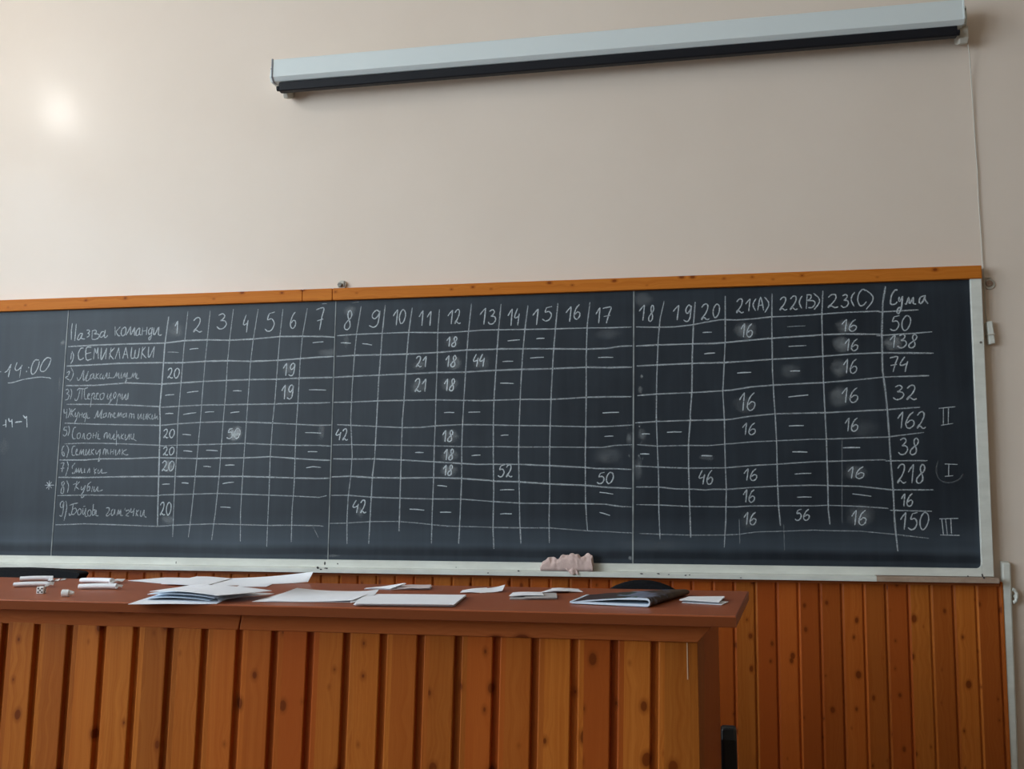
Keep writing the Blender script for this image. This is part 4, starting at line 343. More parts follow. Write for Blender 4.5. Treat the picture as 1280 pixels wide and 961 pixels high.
  'heading': '4.3|0.78|-2725 3804 -2719 3818 -2713 3832 -2711 3845 -2714 3859 -2720 3872 -2727 3879 -2733 3877 -2740 3869 -2745 3859 -2747 3848 -2746 3835 -2744 3821 -2739 3807 -2733 3793 -2728 3779 -2726 3764 -2725 3750 -2727 3737 -2733 3727 -2741 3718 -2749 3713 -2757 3713 -2766 3716 -2772 3722 -2775 3731 -2775 3743 -2773 3755 -2765 3768 -2754 3782 -2743 3793 -2737 3800 -2731 3804 -2725 3809/4.3|0.78|-2467 3856 -2475 3864 -2482 3872 -2491 3875 -2503 3869 -2515 3858 -2524 3846 -2529 3835 -2530 3823 -2528 3814 -2522 3806 -2514 3801 -2504 3801 -2495 3807 -2484 3818 -2476 3830 -2470 3845 -2465 3862 -2462 3867 -2463 3852 -2467 3825 -2471 3800 -2474 3781 -2478 3763 -2484 3749 -2493 3738 -2505 3730 -2517 3727 -2529 3730 -2543 3736 -2556 3743/4.3|0.78|-2345 3817 -2340 3826 -2335 3835 -2329 3844 -2322 3853 -2314 3863 -2306 3873;4.3|0.78|-2306 3873 -2308 3850 -2309 3828 -2311 3806 -2313 3783 -2315 3761 -2316 3739;4.3|0.78|-2243 3859 -2249 3865 -2256 3871 -2262 3871 -2270 3864 -2278 3850 -2284 3836 -2288 3820 -2290 3803 -2289 3788 -2286 3773 -2281 3759 -2275 3751 -2267 3752 -2260 3759 -2252 3769 -2246 3783 -2241 3800 -2237 3816 -2237 3832 -2239 3847 -2243 3859 -2247 3865 -2253 3868 -2260 3871/4.3|0.78|-2117 3805 -2113 3814 -2108 3822 -2103 3831 -2097 3840 -2090 3849 -2084 3859;4.3|0.78|-2084 3859 -2085 3837 -2087 3816 -2088 3794 -2090 3772 -2091 3751 -2093 3729;4.3|0.78|-2048 3799 -2043 3807 -2039 3815 -2034 3823 -2028 3832 -2021 3841 -2014 3850;4.3|0.78|-2014 3850 -2016 3829 -2017 3809 -2019 3788 -2020 3768 -2022 3747 -2023 3727/4.3|0.78|-1868 3805 -1863 3813 -1857 3821 -1851 3829 -1844 3837 -1836 3846 -1828 3854;4.3|0.78|-1828 3854 -1830 3834 -1832 3815 -1834 3795 -1836 3775 -1838 3755 -1839 3735;4.3|0.78|-1808 3831 -1802 3840 -1797 3848 -1792 3854 -1785 3857 -1778 3857 -1773 3854 -1770 3846 -1769 3835 -1770 3823 -1774 3808 -1780 3793 -1786 3779 -1792 3768 -1799 3759 -1804 3752 -1807 3745 -1808 3740 -1807 3738 -1804 3743 -1799 3751 -1794 3755 -1788 3751 -1781 3742 -1775 3737 -1769 3738 -1764 3741 -1759 3745/4.3|0.78|-1594 3806 -1587 3815 -1581 3824 -1573 3833 -1565 3842 -1555 3852 -1545 3863;4.3|0.78|-1545 3863 -1548 3839 -1550 3816 -1553 3793 -1555 3770 -1558 3747 -1560 3724;4.3|0.78|-1513 3833 -1504 3839 -1495 3845 -1487 3847 -1480 3844 -1473 3836 -1471 3828 -1474 3819 -1481 3809 -1487 3801 -1493 3796 -1499 3794 -1500 3793 -1492 3792 -1480 3791 -1471 3788 -1465 3781 -1461 3771 -1461 3761 -1465 3750 -1472 3739 -1480 3731 -1488 3727 -1497 3725 -1506 3726 -1513 3730 -1519 3737 -1525 3745/4.3|0.78|-1356 3790 -1351 3799 -1346 3809 -1341 3818 -1334 3828 -1326 3838 -1319 3849;4.3|0.78|-1319 3849 -1321 3825 -1323 3801 -1325 3778 -1327 3754 -1329 3731 -1331 3707;4.3|0.78|-1276 3851 -1281 3837 -1287 3824 -1291 3811 -1296 3799 -1299 3787 -1300 3778 -1298 3773 -1293 3771 -1287 3772 -1279 3776 -1270 3783 -1261 3791;4.3|0.78|-1261 3808 -1263 3794 -1265 3781 -1267 3765 -1269 3748 -1272 3728 -1274 3709/4.3|0.78|-1148 3787 -1142 3795 -1136 3804 -1129 3813 -1120 3822 -1111 3832 -1102 3842;4.3|0.78|-1102 3842 -1105 3819 -1107 3797 -1109 3775 -1112 3753 -1114 3730 -1117 3708;4.3|0.78|-988 3858 -1032 3850;4.3|0.78|-1032 3850 -1038 3836 -1044 3821 -1045 3812 -1037 3812 -1024 3816 -1012 3817 -1003 3809 -995 3798 -992 3786 -995 3773 -1003 3759 -1012 3748 -1022 3742 -1033 3739 -1044 3739 -1052 3743 -1060 3749 -1068 3755/4.3|0.78|-872 3801 -866 3809 -860 3818 -853 3826 -845 3835 -836 3844 -828 3853;4.3|0.78|-828 3853 -830 3832 -832 3811 -835 3790 -837 3769 -840 3748 -842 3727;4.3|0.78|-760 3868 -768 3860 -777 3852 -784 3841 -792 3827 -798 3810 -803 3795 -805 3782 -805 3770 -803 3760 -798 3753 -792 3747 -785 3745 -778 3748 -770 3755 -763 3763 -759 3773 -757 3784 -758 3794 -762 3801 -769 3805 -777 3807 -784 3802 -791 3793 -798 3785/4.3|0.78|-625 3782 -621 3791 -616 3799 -611 3808 -605 3817 -599 3826 -592 3836;4.3|0.78|-592 3836 -594 3814 -596 3793 -598 3771 -600 3750 -602 3728 -604 3707;4.3|0.78|-569 3828 -561 3830 -553 3832 -544 3834 -528 3837 -511 3840 -501 3836 -502 3824 -510 3805 -519 3784 -526 3759 -534 3732 -541 3705;4.3|0.78|-562 3761 -509 3770',
  'score': '4.3|0.88|-2804 2865 -2809 2856 -2815 2847 -2820 2839 -2824 2830 -2828 2822 -2829 2816 -2826 2813 -2821 2811 -2815 2812 -2806 2815 -2796 2820 -2786 2825;4.3|0.88|-2786 2837 -2789 2827 -2791 2818 -2793 2808 -2795 2796 -2797 2783 -2799 2770;4.3|0.88|-2769 2844 -2764 2851 -2760 2858 -2755 2863 -2749 2865 -2743 2865 -2738 2863 -2736 2857 -2735 2848 -2735 2838 -2739 2827 -2744 2814 -2749 2803 -2755 2794 -2761 2787 -2765 2781 -2767 2776 -2768 2771 -2767 2770 -2765 2774 -2760 2780 -2756 2784 -2750 2781 -2744 2774 -2739 2770 -2734 2770 -2729 2773 -2725 2776/4.3|0.88|-2638 2268 -2644 2258 -2651 2248 -2656 2238 -2661 2229 -2665 2220 -2666 2213 -2663 2209 -2657 2208 -2650 2209 -2641 2212 -2630 2218 -2619 2224;4.3|0.88|-2619 2236 -2621 2226 -2624 2216 -2626 2205 -2628 2191 -2631 2177 -2633 2162;4.3|0.88|-2599 2245 -2594 2253 -2589 2260 -2584 2266 -2578 2268 -2571 2269 -2566 2266 -2563 2259 -2561 2250 -2562 2239 -2566 2226 -2571 2212 -2577 2199 -2584 2190 -2590 2182 -2595 2175 -2598 2169 -2599 2164 -2598 2163 -2595 2167 -2590 2174 -2585 2178 -2579 2175 -2572 2167 -2566 2163 -2561 2163 -2556 2167 -2550 2170/4.3|0.88|-1877 3593 -1873 3599 -1869 3604 -1865 3610 -1860 3615 -1854 3621 -1849 3627;4.3|0.88|-1849 3627 -1850 3614 -1851 3600 -1853 3586 -1854 3572 -1855 3559 -1857 3545;4.3|0.88|-1799 3589 -1795 3596 -1791 3603 -1789 3609 -1791 3616 -1795 3623 -1799 3626 -1804 3625 -1808 3621 -1811 3616 -1813 3611 -1812 3604 -1811 3597 -1808 3591 -1804 3584 -1801 3577 -1800 3569 -1800 3562 -1801 3556 -1805 3551 -1810 3546 -1816 3544 -1821 3544 -1827 3545 -1831 3548 -1832 3553 -1833 3559 -1831 3565 -1825 3571 -1818 3578 -1811 3583 -1806 3587 -1803 3589 -1799 3591/4.3|0.88|-1884 3430 -1880 3436 -1876 3442 -1872 3448 -1867 3455 -1861 3462 -1855 3469;4.3|0.88|-1855 3469 -1857 3453 -1858 3437 -1859 3421 -1861 3406 -1862 3390 -1864 3374;4.3|0.88|-1804 3425 -1800 3433 -1796 3441 -1794 3448 -1796 3456 -1800 3464 -1804 3468 -1809 3467 -1814 3462 -1817 3457 -1818 3450 -1818 3443 -1817 3435 -1814 3427 -1810 3419 -1807 3411 -1805 3403 -1805 3394 -1806 3387 -1810 3381 -1816 3376 -1821 3373 -1827 3373 -1833 3375 -1837 3378 -1839 3383 -1839 3390 -1837 3397 -1831 3405 -1824 3412 -1817 3419 -1812 3423 -1808 3425 -1804 3428/4.3|0.88|-1892 3231 -1889 3238 -1885 3245 -1881 3251 -1876 3258 -1870 3266 -1865 3273;4.3|0.88|-1865 3273 -1866 3256 -1867 3240 -1868 3223 -1870 3206 -1871 3189 -1872 3173;4.3|0.88|-1815 3227 -1811 3236 -1807 3244 -1805 3252 -1807 3260 -1811 3268 -1815 3272 -1820 3271 -1824 3266 -1827 3260 -1829 3254 -1828 3246 -1827 3237 -1824 3229 -1820 3220 -1817 3212 -1816 3203 -1816 3194 -1817 3187 -1821 3180 -1826 3175 -1832 3172 -1837 3172 -1842 3174 -1846 3177 -1848 3183 -1848 3190 -1847 3197 -1841 3205 -1834 3213 -1827 3220 -1822 3224 -1819 3227 -1815 3230/4.3|0.88|-1903 2805 -1899 2811 -1896 2817 -1892 2823 -1887 2830 -1881 2837 -1876 2844;4.3|0.88|-1876 2844 -1877 2828 -1878 2812 -1880 2797 -1881 2781 -1882 2766 -1883 2750;4.3|0.88|-1826 2801 -1822 2809 -1818 2817 -1817 2824 -1818 2832 -1822 2839 -1827 2843 -1831 2842 -1836 2838 -1839 2832 -1840 2826 -1840 2818 -1839 2811 -1836 2803 -1831 2795 -1829 2787 -1827 2779 -1827 2771 -1828 2764 -1832 2758 -1837 2753 -1843 2750 -1848 2750 -1854 2752 -1858 2755 -1859 2760 -1860 2767 -1858 2773 -1852 2781 -1845 2788 -1838 2795 -1834 2799 -1830 2801 -1826 2804/4.3|0.88|-1889 2651 -1885 2657 -1882 2663 -1878 2669 -1874 2675 -1869 2682 -1864 2688;4.3|0.88|-1864 2688 -1865 2673 -1866 2659 -1867 2644 -1868 2629 -1870 2614 -1871 2599;4.3|0.88|-1819 2648 -1815 2655 -1812 2663 -1810 2670 -1812 2677 -1815 2684 -1819 2688 -1823 2687 -1827 2683 -1830 2677 -1831 2671 -1831 2664 -1830 2657 -1827 2650 -1823 2642 -1821 2635 -1820 2627 -1819 2619 -1821 2612 -1824 2607 -1829 2602 -1834 2599 -1839 2599 -1844 2600 -1847 2604 -1849 2608 -1849 2615 -1847 2621 -1843 2628 -1836 2636 -1830 2642 -1826 2646 -1822 2648 -1819 2651/4.3|0.88|-1895 2522 -1892 2528 -1889 2534 -1885 2540 -1880 2546 -1875 2552 -1870 2558;4.3|0.88|-1870 2558 -1872 2544 -1873 2530 -1874 2515 -1875 2501 -1876 2487 -1877 2472;4.3|0.88|-1826 2519 -1823 2527 -1819 2534 -1818 2541 -1819 2548 -1823 2555 -1827 2558 -1830 2557 -1835 2553 -1837 2548 -1838 2542 -1838 2535 -1837 2528 -1835 2521 -1831 2514 -1828 2507 -1827 2499 -1827 2492 -1828 2485 -1831 2479 -1836 2475 -1841 2472 -1846 2472 -1851 2473 -1854 2476 -1856 2481 -1856 2487 -1854 2494 -1850 2501 -1843 2508 -1837 2513 -1833 2517 -1830 2520 -1826 2522/4.3|0.88|-2138 3449 -2133 3456 -2128 3462 -2123 3467 -2116 3469 -2110 3469 -2105 3466 -2102 3461 -2101 3452 -2102 3443 -2105 3433 -2111 3421 -2117 3411 -2123 3403 -2130 3396 -2134 3390 -2137 3385 -2138 3381 -2137 3380 -2134 3383 -2129 3390 -2124 3393 -2118 3390 -2112 3383 -2106 3379 -2101 3380 -2096 3382 -2091 3385;4.3|0.88|-2080 3430 -2076 3436 -2072 3442 -2068 3448 -2063 3454 -2057 3461 -2051 3467;4.3|0.88|-2051 3467 -2053 3452 -2054 3437 -2055 3423 -2057 3408 -2058 3393 -2059 3378/4.3|0.88|-2145 3255 -2140 3263 -2134 3271 -2129 3276 -2122 3279 -2115 3279 -2109 3276 -2106 3269 -2105 3259 -2106 3248 -2110 3235 -2116 3221 -2122 3208 -2129 3198 -2136 3190 -2141 3184 -2144 3178 -2145 3173 -2144 3171 -2141 3175 -2136 3183 -2130 3187 -2124 3183 -2117 3175 -2111 3170 -2105 3171 -2099 3174 -2094 3178;4.3|0.88|-2083 3232 -2078 3239 -2074 3246 -2070 3253 -2064 3261 -2058 3269 -2052 3277;4.3|0.88|-2052 3277 -2053 3259 -2054 3241 -2056 3223 -2057 3205 -2059 3187 -2060 3170/4.3|0.88|-1622 3476 -1628 3466 -1633 3456 -1638 3446 -1642 3437 -1645 3428 -1646 3421 -1644 3417 -1639 3416 -1633 3416 -1625 3420 -1616 3425 -1607 3431;4.3|0.88|-1607 3444 -1609 3433 -1611 3423 -1613 3412 -1615 3398 -1618 3384 -1620 3369;4.3|0.88|-1569 3475 -1575 3465 -1580 3455 -1584 3445 -1589 3436 -1592 3427 -1593 3420 -1591 3416 -1586 3415 -1580 3415 -1572 3419 -1563 3424 -1554 3430;4.3|0.88|-1554 3442 -1556 3432 -1558 3422 -1560 3410 -1562 3397 -1564 3382 -1567 3368/4.3|0.88|-1383 2557 -1412 2549;4.3|0.88|-1412 2549 -1416 2537 -1421 2525 -1421 2518 -1416 2518 -1407 2522 -1399 2523 -1393 2517 -1388 2508 -1385 2498 -1388 2487 -1393 2476 -1399 2467 -1405 2462 -1413 2459 -1420 2459 -1426 2462 -1431 2466 -1436 2471;4.3|0.88|-1366 2535 -1361 2542 -1356 2550 -1350 2555 -1343 2557 -1337 2557 -1331 2555 -1329 2548 -1328 2539 -1329 2529 -1333 2517 -1338 2504 -1345 2493 -1351 2484 -1358 2477 -1363 2471 -1366 2465 -1367 2461 -1366 2459 -1363 2463 -1358 2470 -1352 2474 -1347 2470 -1340 2463 -1334 2459 -1328 2460 -1323 2463 -1318 2466/4.3|0.88|-568 2494 -601 2487;4.3|0.88|-601 2487 -606 2476 -611 2465 -612 2458 -605 2458 -595 2462 -587 2462 -580 2457 -574 2449 -572 2440 -574 2430 -580 2419 -587 2411 -595 2406 -603 2404 -611 2404 -617 2406 -623 2410 -629 2415;4.3|0.88|-502 2485 -509 2489 -516 2493 -523 2494 -531 2488 -540 2478 -547 2467 -551 2455 -553 2442 -553 2431 -550 2420 -545 2410 -538 2404 -531 2405 -522 2410 -515 2417 -508 2428 -501 2441 -498 2453 -497 2465 -499 2476 -502 2485 -507 2489 -513 2491 -520 2494',
  'dash': '3.8|0.90|-2806 3601 -2761 3599 -2716 3595/3.8|0.90|-2614 3589 -2570 3584 -2527 3574/3.8|0.90|-1892 2991 -1850 2993 -1807 2991/3.8|0.90|-1686 2991 -1637 2993 -1587 2992/3.8|0.90|-1358 3580 -1307 3585 -1257 3587/3.8|0.90|-1119 3592 -1085 3595 -1051 3594/3.8|0.90|-1401 3408 -1356 3410 -1311 3409/3.8|0.90|-1169 3432 -1113 3436 -1057 3437/3.8|0.90|-610 3424 -549 3425 -489 3423/3.8|0.90|-1420 3229 -1363 3228 -1307 3224/3.8|0.90|-578 2971 -513 2975 -449 2975/3.8|0.90|-1415 2796 -1382 2800 -1350 2800/3.8|0.90|-565 2781 -529 2784 -493 2784/3.8|0.90|-1419 2353 -1360 2356 -1302 2355/3.8|0.90|-609 2335 -554 2329 -500 2321/3.8|0.90|-1416 2159 -1369 2162 -1321 2161/3.8|0.90|-609 2175 -567 2165 -526 2151/3.8|0.90|-2136 2661 -2101 2663 -2065 2661/3.8|0.90|-1658 2633 -1620 2637 -1583 2638/3.8|0.90|-1943 2389 -1903 2387 -1862 2381/3.8|0.90|-2177 2195 -2115 2193 -2053 2187/3.8|0.90|-1919 2171 -1872 2172 -1825 2171/2.9|0.40|-2711 3943 -2682 3949 -2653 3951'},
 '4': {'grid': '4.6|0.58|-302 3668 -134 3660 10 3660 153 3673 271 3694 377 3708 494 3702 611 3706 762 3719 923 3720 1083 3726 1149 3730 1347 3738 1583 3740/4.6|0.60|1577 3733 1660 3735 1870 3741/5.2|0.58|-304 3511 -136 3516 138 3518 315 3517 420 3523 607 3537 757 3547 929 3555 1078 3561 1144 3565 1319 3567 1586 3557/4.3|0.60|1553 3546 1653 3551 1829 3558 1961 3566/5.2|0.58|-300 3348 -138 3353 135 3360 381 3361 602 3371 752 3379 1072 3390 1138 3394 1369 3408 1586 3412 1964 3400/4.9|0.55|-297 3108 -148 3118 130 3125 236 3129 440 3140 597 3163 758 3174 1065 3185 1142 3187 1395 3204 1595 3222 1924 3227/4.9|0.52|-318 2888 -151 2898 114 2904 347 2905 429 2908 556 2928 763 2947 1057 2951 1145 2951 1408 2962 1595 2968 1628 2971 1847 2985/5.2|0.30|237 2902 347 2905 423 2908/4.1|0.48|-308 2714 -148 2701 99 2705 250 2702 412 2715 585 2729 774 2736 1050 2747 1155 2746 1400 2754 1609 2759 1664 2767 1866 2791/4.6|0.50|-317 2543 -145 2534 95 2525 373 2527 580 2544 774 2554 1045 2572 1149 2574 1393 2581 1580 2585/4.3|0.55|1577 2576 1721 2577 1883 2577/4.6|0.50|-319 2377 -153 2378 -1 2362 138 2360 219 2354 289 2360 392 2359 576 2374 769 2384 1039 2392 1142 2389 1385 2382 1614 2356 1916 2356/3.8|0.50|-318 2238 -144 2236 95 2225 378 2223 452 2223 572 2231 776 2233 1033 2233 1137 2238 1379 2230 1586 2216/4.3|0.58|1594 2202 1726 2199 1898 2195/3.5|0.40|-294 2012 -142 2007 97 2002 361 2005 475 2012 601 2031 804 2038 1027 2048 1153 2045 1372 2043 1610 2022 1867 1993/4.1|0.55|-73 3874 -108 3727 -126 3555 -142 3251 -150 2949 -150 2917 -146 2701 -140 2463 -142 2180 -136 1969/4.9|0.55|174 3859 156 3670 142 3427 133 3125 116 2946 117 2914 99 2723 96 2557 98 2274 102 1983/4.1|0.55|411 3901 403 3542 390 3349 374 3133 380 2942 381 2911 380 2697 380 2544 384 2368 373 2112 357 1910/4.3|0.55|775 3907 766 3653 761 3293 766 3056 771 2937 772 2906 776 2695 773 2461 776 2230 786 2080/4.6|0.55|1164 3915 1149 3706 1144 3230 1146 2995 1147 2964 1150 2754 1149 2407 1145 2201 1154 2092/5.8|0.55|1635 3935 1610 3811 1593 3574 1586 3280 1601 3105 1607 2989 1608 2958 1612 2842 1617 2578 1626 2339 1626 2124 1635 1966 1640 1893/2.9|0.35|476 2125 476 1940/2.6|0.25|811 2092 811 1897/2.6|0.25|1267 2753 1243 2104',
  'heading': '4.3|0.78|-274 3795 -269 3803 -263 3811 -256 3820 -248 3829 -239 3838 -231 3847;4.3|0.78|-231 3847 -233 3826 -236 3805 -238 3783 -241 3762 -244 3741 -246 3719;4.3|0.78|-167 3783 -163 3794 -159 3805 -157 3815 -159 3826 -162 3837 -166 3842 -170 3841 -174 3834 -177 3827 -179 3818 -179 3807 -178 3796 -175 3785 -172 3774 -169 3763 -168 3752 -168 3740 -170 3730 -174 3722 -179 3715 -184 3711 -189 3711 -194 3713 -197 3718 -199 3725 -199 3735 -197 3744 -192 3755 -185 3765 -178 3774 -174 3779 -170 3783 -167 3787/4.3|0.78|-2 3786 4 3794 10 3801 17 3810 26 3818 35 3827 44 3835;4.3|0.78|44 3835 41 3815 39 3795 36 3775 33 3755 30 3735 28 3715;4.3|0.78|140 3819 135 3826 130 3834 125 3836 117 3831 109 3820 102 3809 99 3799 98 3788 99 3779 102 3772 108 3768 114 3768 120 3774 127 3784 133 3795 138 3809 141 3824 143 3829 142 3815 139 3790 135 3767 133 3749 130 3733 125 3719 119 3709 111 3702 103 3699 96 3702 87 3708 79 3714/4.3|0.78|224 3811 231 3821 238 3830 245 3836 253 3839 262 3839 269 3835 272 3827 273 3815 271 3802 266 3787 258 3770 250 3756 241 3745 232 3735 226 3727 222 3720 221 3714 222 3712 226 3717 232 3726 239 3731 247 3726 255 3717 263 3711 270 3712 276 3715 283 3719;4.3|0.78|360 3824 354 3829 348 3835 342 3836 334 3828 326 3816 319 3803 315 3789 313 3773 313 3759 316 3745 320 3733 326 3725 332 3726 340 3732 347 3741 354 3754 360 3770 363 3785 364 3799 363 3813 360 3824 356 3830 350 3833 344 3836/4.3|0.78|500 3848 506 3856 512 3864 518 3870 526 3872 533 3872 539 3869 542 3862 543 3851 541 3840 537 3826 530 3811 522 3798 515 3788 507 3780 501 3773 498 3766 497 3761 498 3759 501 3764 507 3772 513 3776 520 3771 527 3763 533 3758 539 3759 545 3762 551 3765;4.3|0.78|568 3828 573 3835 578 3841 584 3848 590 3855 598 3862 605 3869;4.3|0.78|605 3869 603 3853 600 3836 598 3819 596 3803 593 3786 591 3769;4.3|0.78|650 3868 643 3858 636 3849 631 3839 628 3830 626 3821 627 3810 631 3798 638 3784 644 3771;4.3|0.78|660 3774 669 3817 678 3860 686 3880 693 3860 700 3816 706 3772;4.3|0.78|673 3814 701 3817;4.3|0.78|716 3879 727 3866 737 3853 745 3841 748 3829 747 3817 744 3804 736 3789 726 3772 716 3756/4.3|0.78|835 3852 841 3859 847 3867 854 3872 862 3874 870 3874 875 3871 878 3865 879 3855 878 3844 873 3832 866 3819 858 3807 850 3798 842 3790 836 3784 833 3778 832 3773 833 3771 836 3776 842 3783 848 3786 855 3782 862 3775 869 3770 876 3771 882 3774 888 3777;4.3|0.78|915 3857 921 3865 927 3873 934 3879 942 3881 950 3881 955 3878 958 3871 959 3861 958 3849 953 3836 945 3822 938 3810 930 3800 922 3792 916 3785 913 3779 911 3774 912 3772 916 3777 922 3784 928 3788 935 3784 942 3776 949 3771 955 3772 961 3775 968 3778;4.3|0.78|1005 3879 998 3869 992 3859 987 3849 984 3840 983 3830 983 3819 987 3807 993 3793 999 3779;4.3|0.78|1044 3890 1033 3775;4.3|0.78|1044 3888 1055 3887 1066 3887 1073 3883 1074 3875 1072 3864 1068 3855 1059 3849 1049 3845 1046 3841 1058 3840 1078 3840 1093 3836 1099 3828 1101 3817 1099 3807 1094 3799 1086 3791 1077 3785 1068 3783 1058 3783 1048 3784;4.3|0.78|1092 3898 1107 3884 1122 3871 1132 3857 1136 3844 1136 3832 1131 3818 1121 3802 1107 3784 1093 3767/4.3|0.78|1203 3861 1212 3869 1220 3877 1229 3882 1239 3884 1249 3884 1257 3881 1261 3874 1262 3864 1260 3853 1254 3841 1244 3827 1234 3815 1224 3806 1213 3798 1205 3792 1201 3786 1199 3781 1201 3779 1205 3783 1213 3791 1221 3794 1230 3790 1240 3783 1249 3778 1258 3778 1266 3781 1274 3784;4.3|0.78|1310 3869 1318 3874 1326 3878 1333 3880 1339 3877 1345 3871 1347 3865 1344 3857 1337 3848 1331 3841 1326 3838 1321 3836 1320 3835 1326 3834 1337 3833 1345 3831 1350 3825 1353 3817 1353 3808 1349 3799 1342 3790 1335 3783 1328 3779 1319 3778 1312 3779 1306 3783 1301 3789 1295 3795;4.3|0.78|1404 3897 1396 3886 1387 3875 1381 3863 1377 3852 1375 3841 1376 3829 1381 3814 1388 3798 1396 3783;4.3|0.78|1485 3904 1478 3910 1472 3916 1465 3917 1455 3911 1444 3899 1436 3886 1429 3870 1425 3851 1423 3834 1426 3816 1432 3799 1439 3788 1447 3785 1457 3788 1467 3793 1474 3800 1481 3809 1488 3819;4.3|0.78|1484 3913 1502 3897 1521 3881 1534 3865 1539 3850 1538 3835 1532 3818 1520 3799 1502 3778 1484 3757/4.9|0.78|1723 3899 1718 3902 1712 3905 1706 3903 1696 3893 1686 3879 1677 3862 1672 3843 1668 3822 1666 3806 1668 3796 1672 3792 1677 3789 1686 3789 1696 3791 1704 3795 1709 3799 1713 3805 1717 3810;4.9|0.78|1733 3848 1731 3837 1729 3827 1729 3819 1731 3815 1736 3813 1740 3816 1747 3830 1753 3848 1757 3853 1756 3834 1752 3801 1747 3771 1740 3749 1732 3730 1724 3718 1718 3716 1713 3721 1710 3728 1712 3738 1717 3750 1723 3759 1730 3763 1739 3764 1747 3765;4.9|0.78|1775 3796 1776 3791 1777 3787 1781 3789 1788 3806 1797 3830 1804 3842 1805 3833 1804 3813 1805 3798 1807 3794 1811 3795 1816 3801 1823 3815 1831 3833 1836 3841 1836 3830 1834 3810 1834 3794 1839 3789 1846 3788 1854 3787;4.9|0.78|1916 3851 1905 3847 1894 3843 1886 3836 1881 3824 1878 3810 1878 3799 1881 3793 1886 3790 1892 3792 1900 3799 1908 3811 1914 3823 1918 3836 1920 3849 1922 3854 1922 3846 1921 3831 1923 3816 1928 3806 1935 3796 1942 3787',
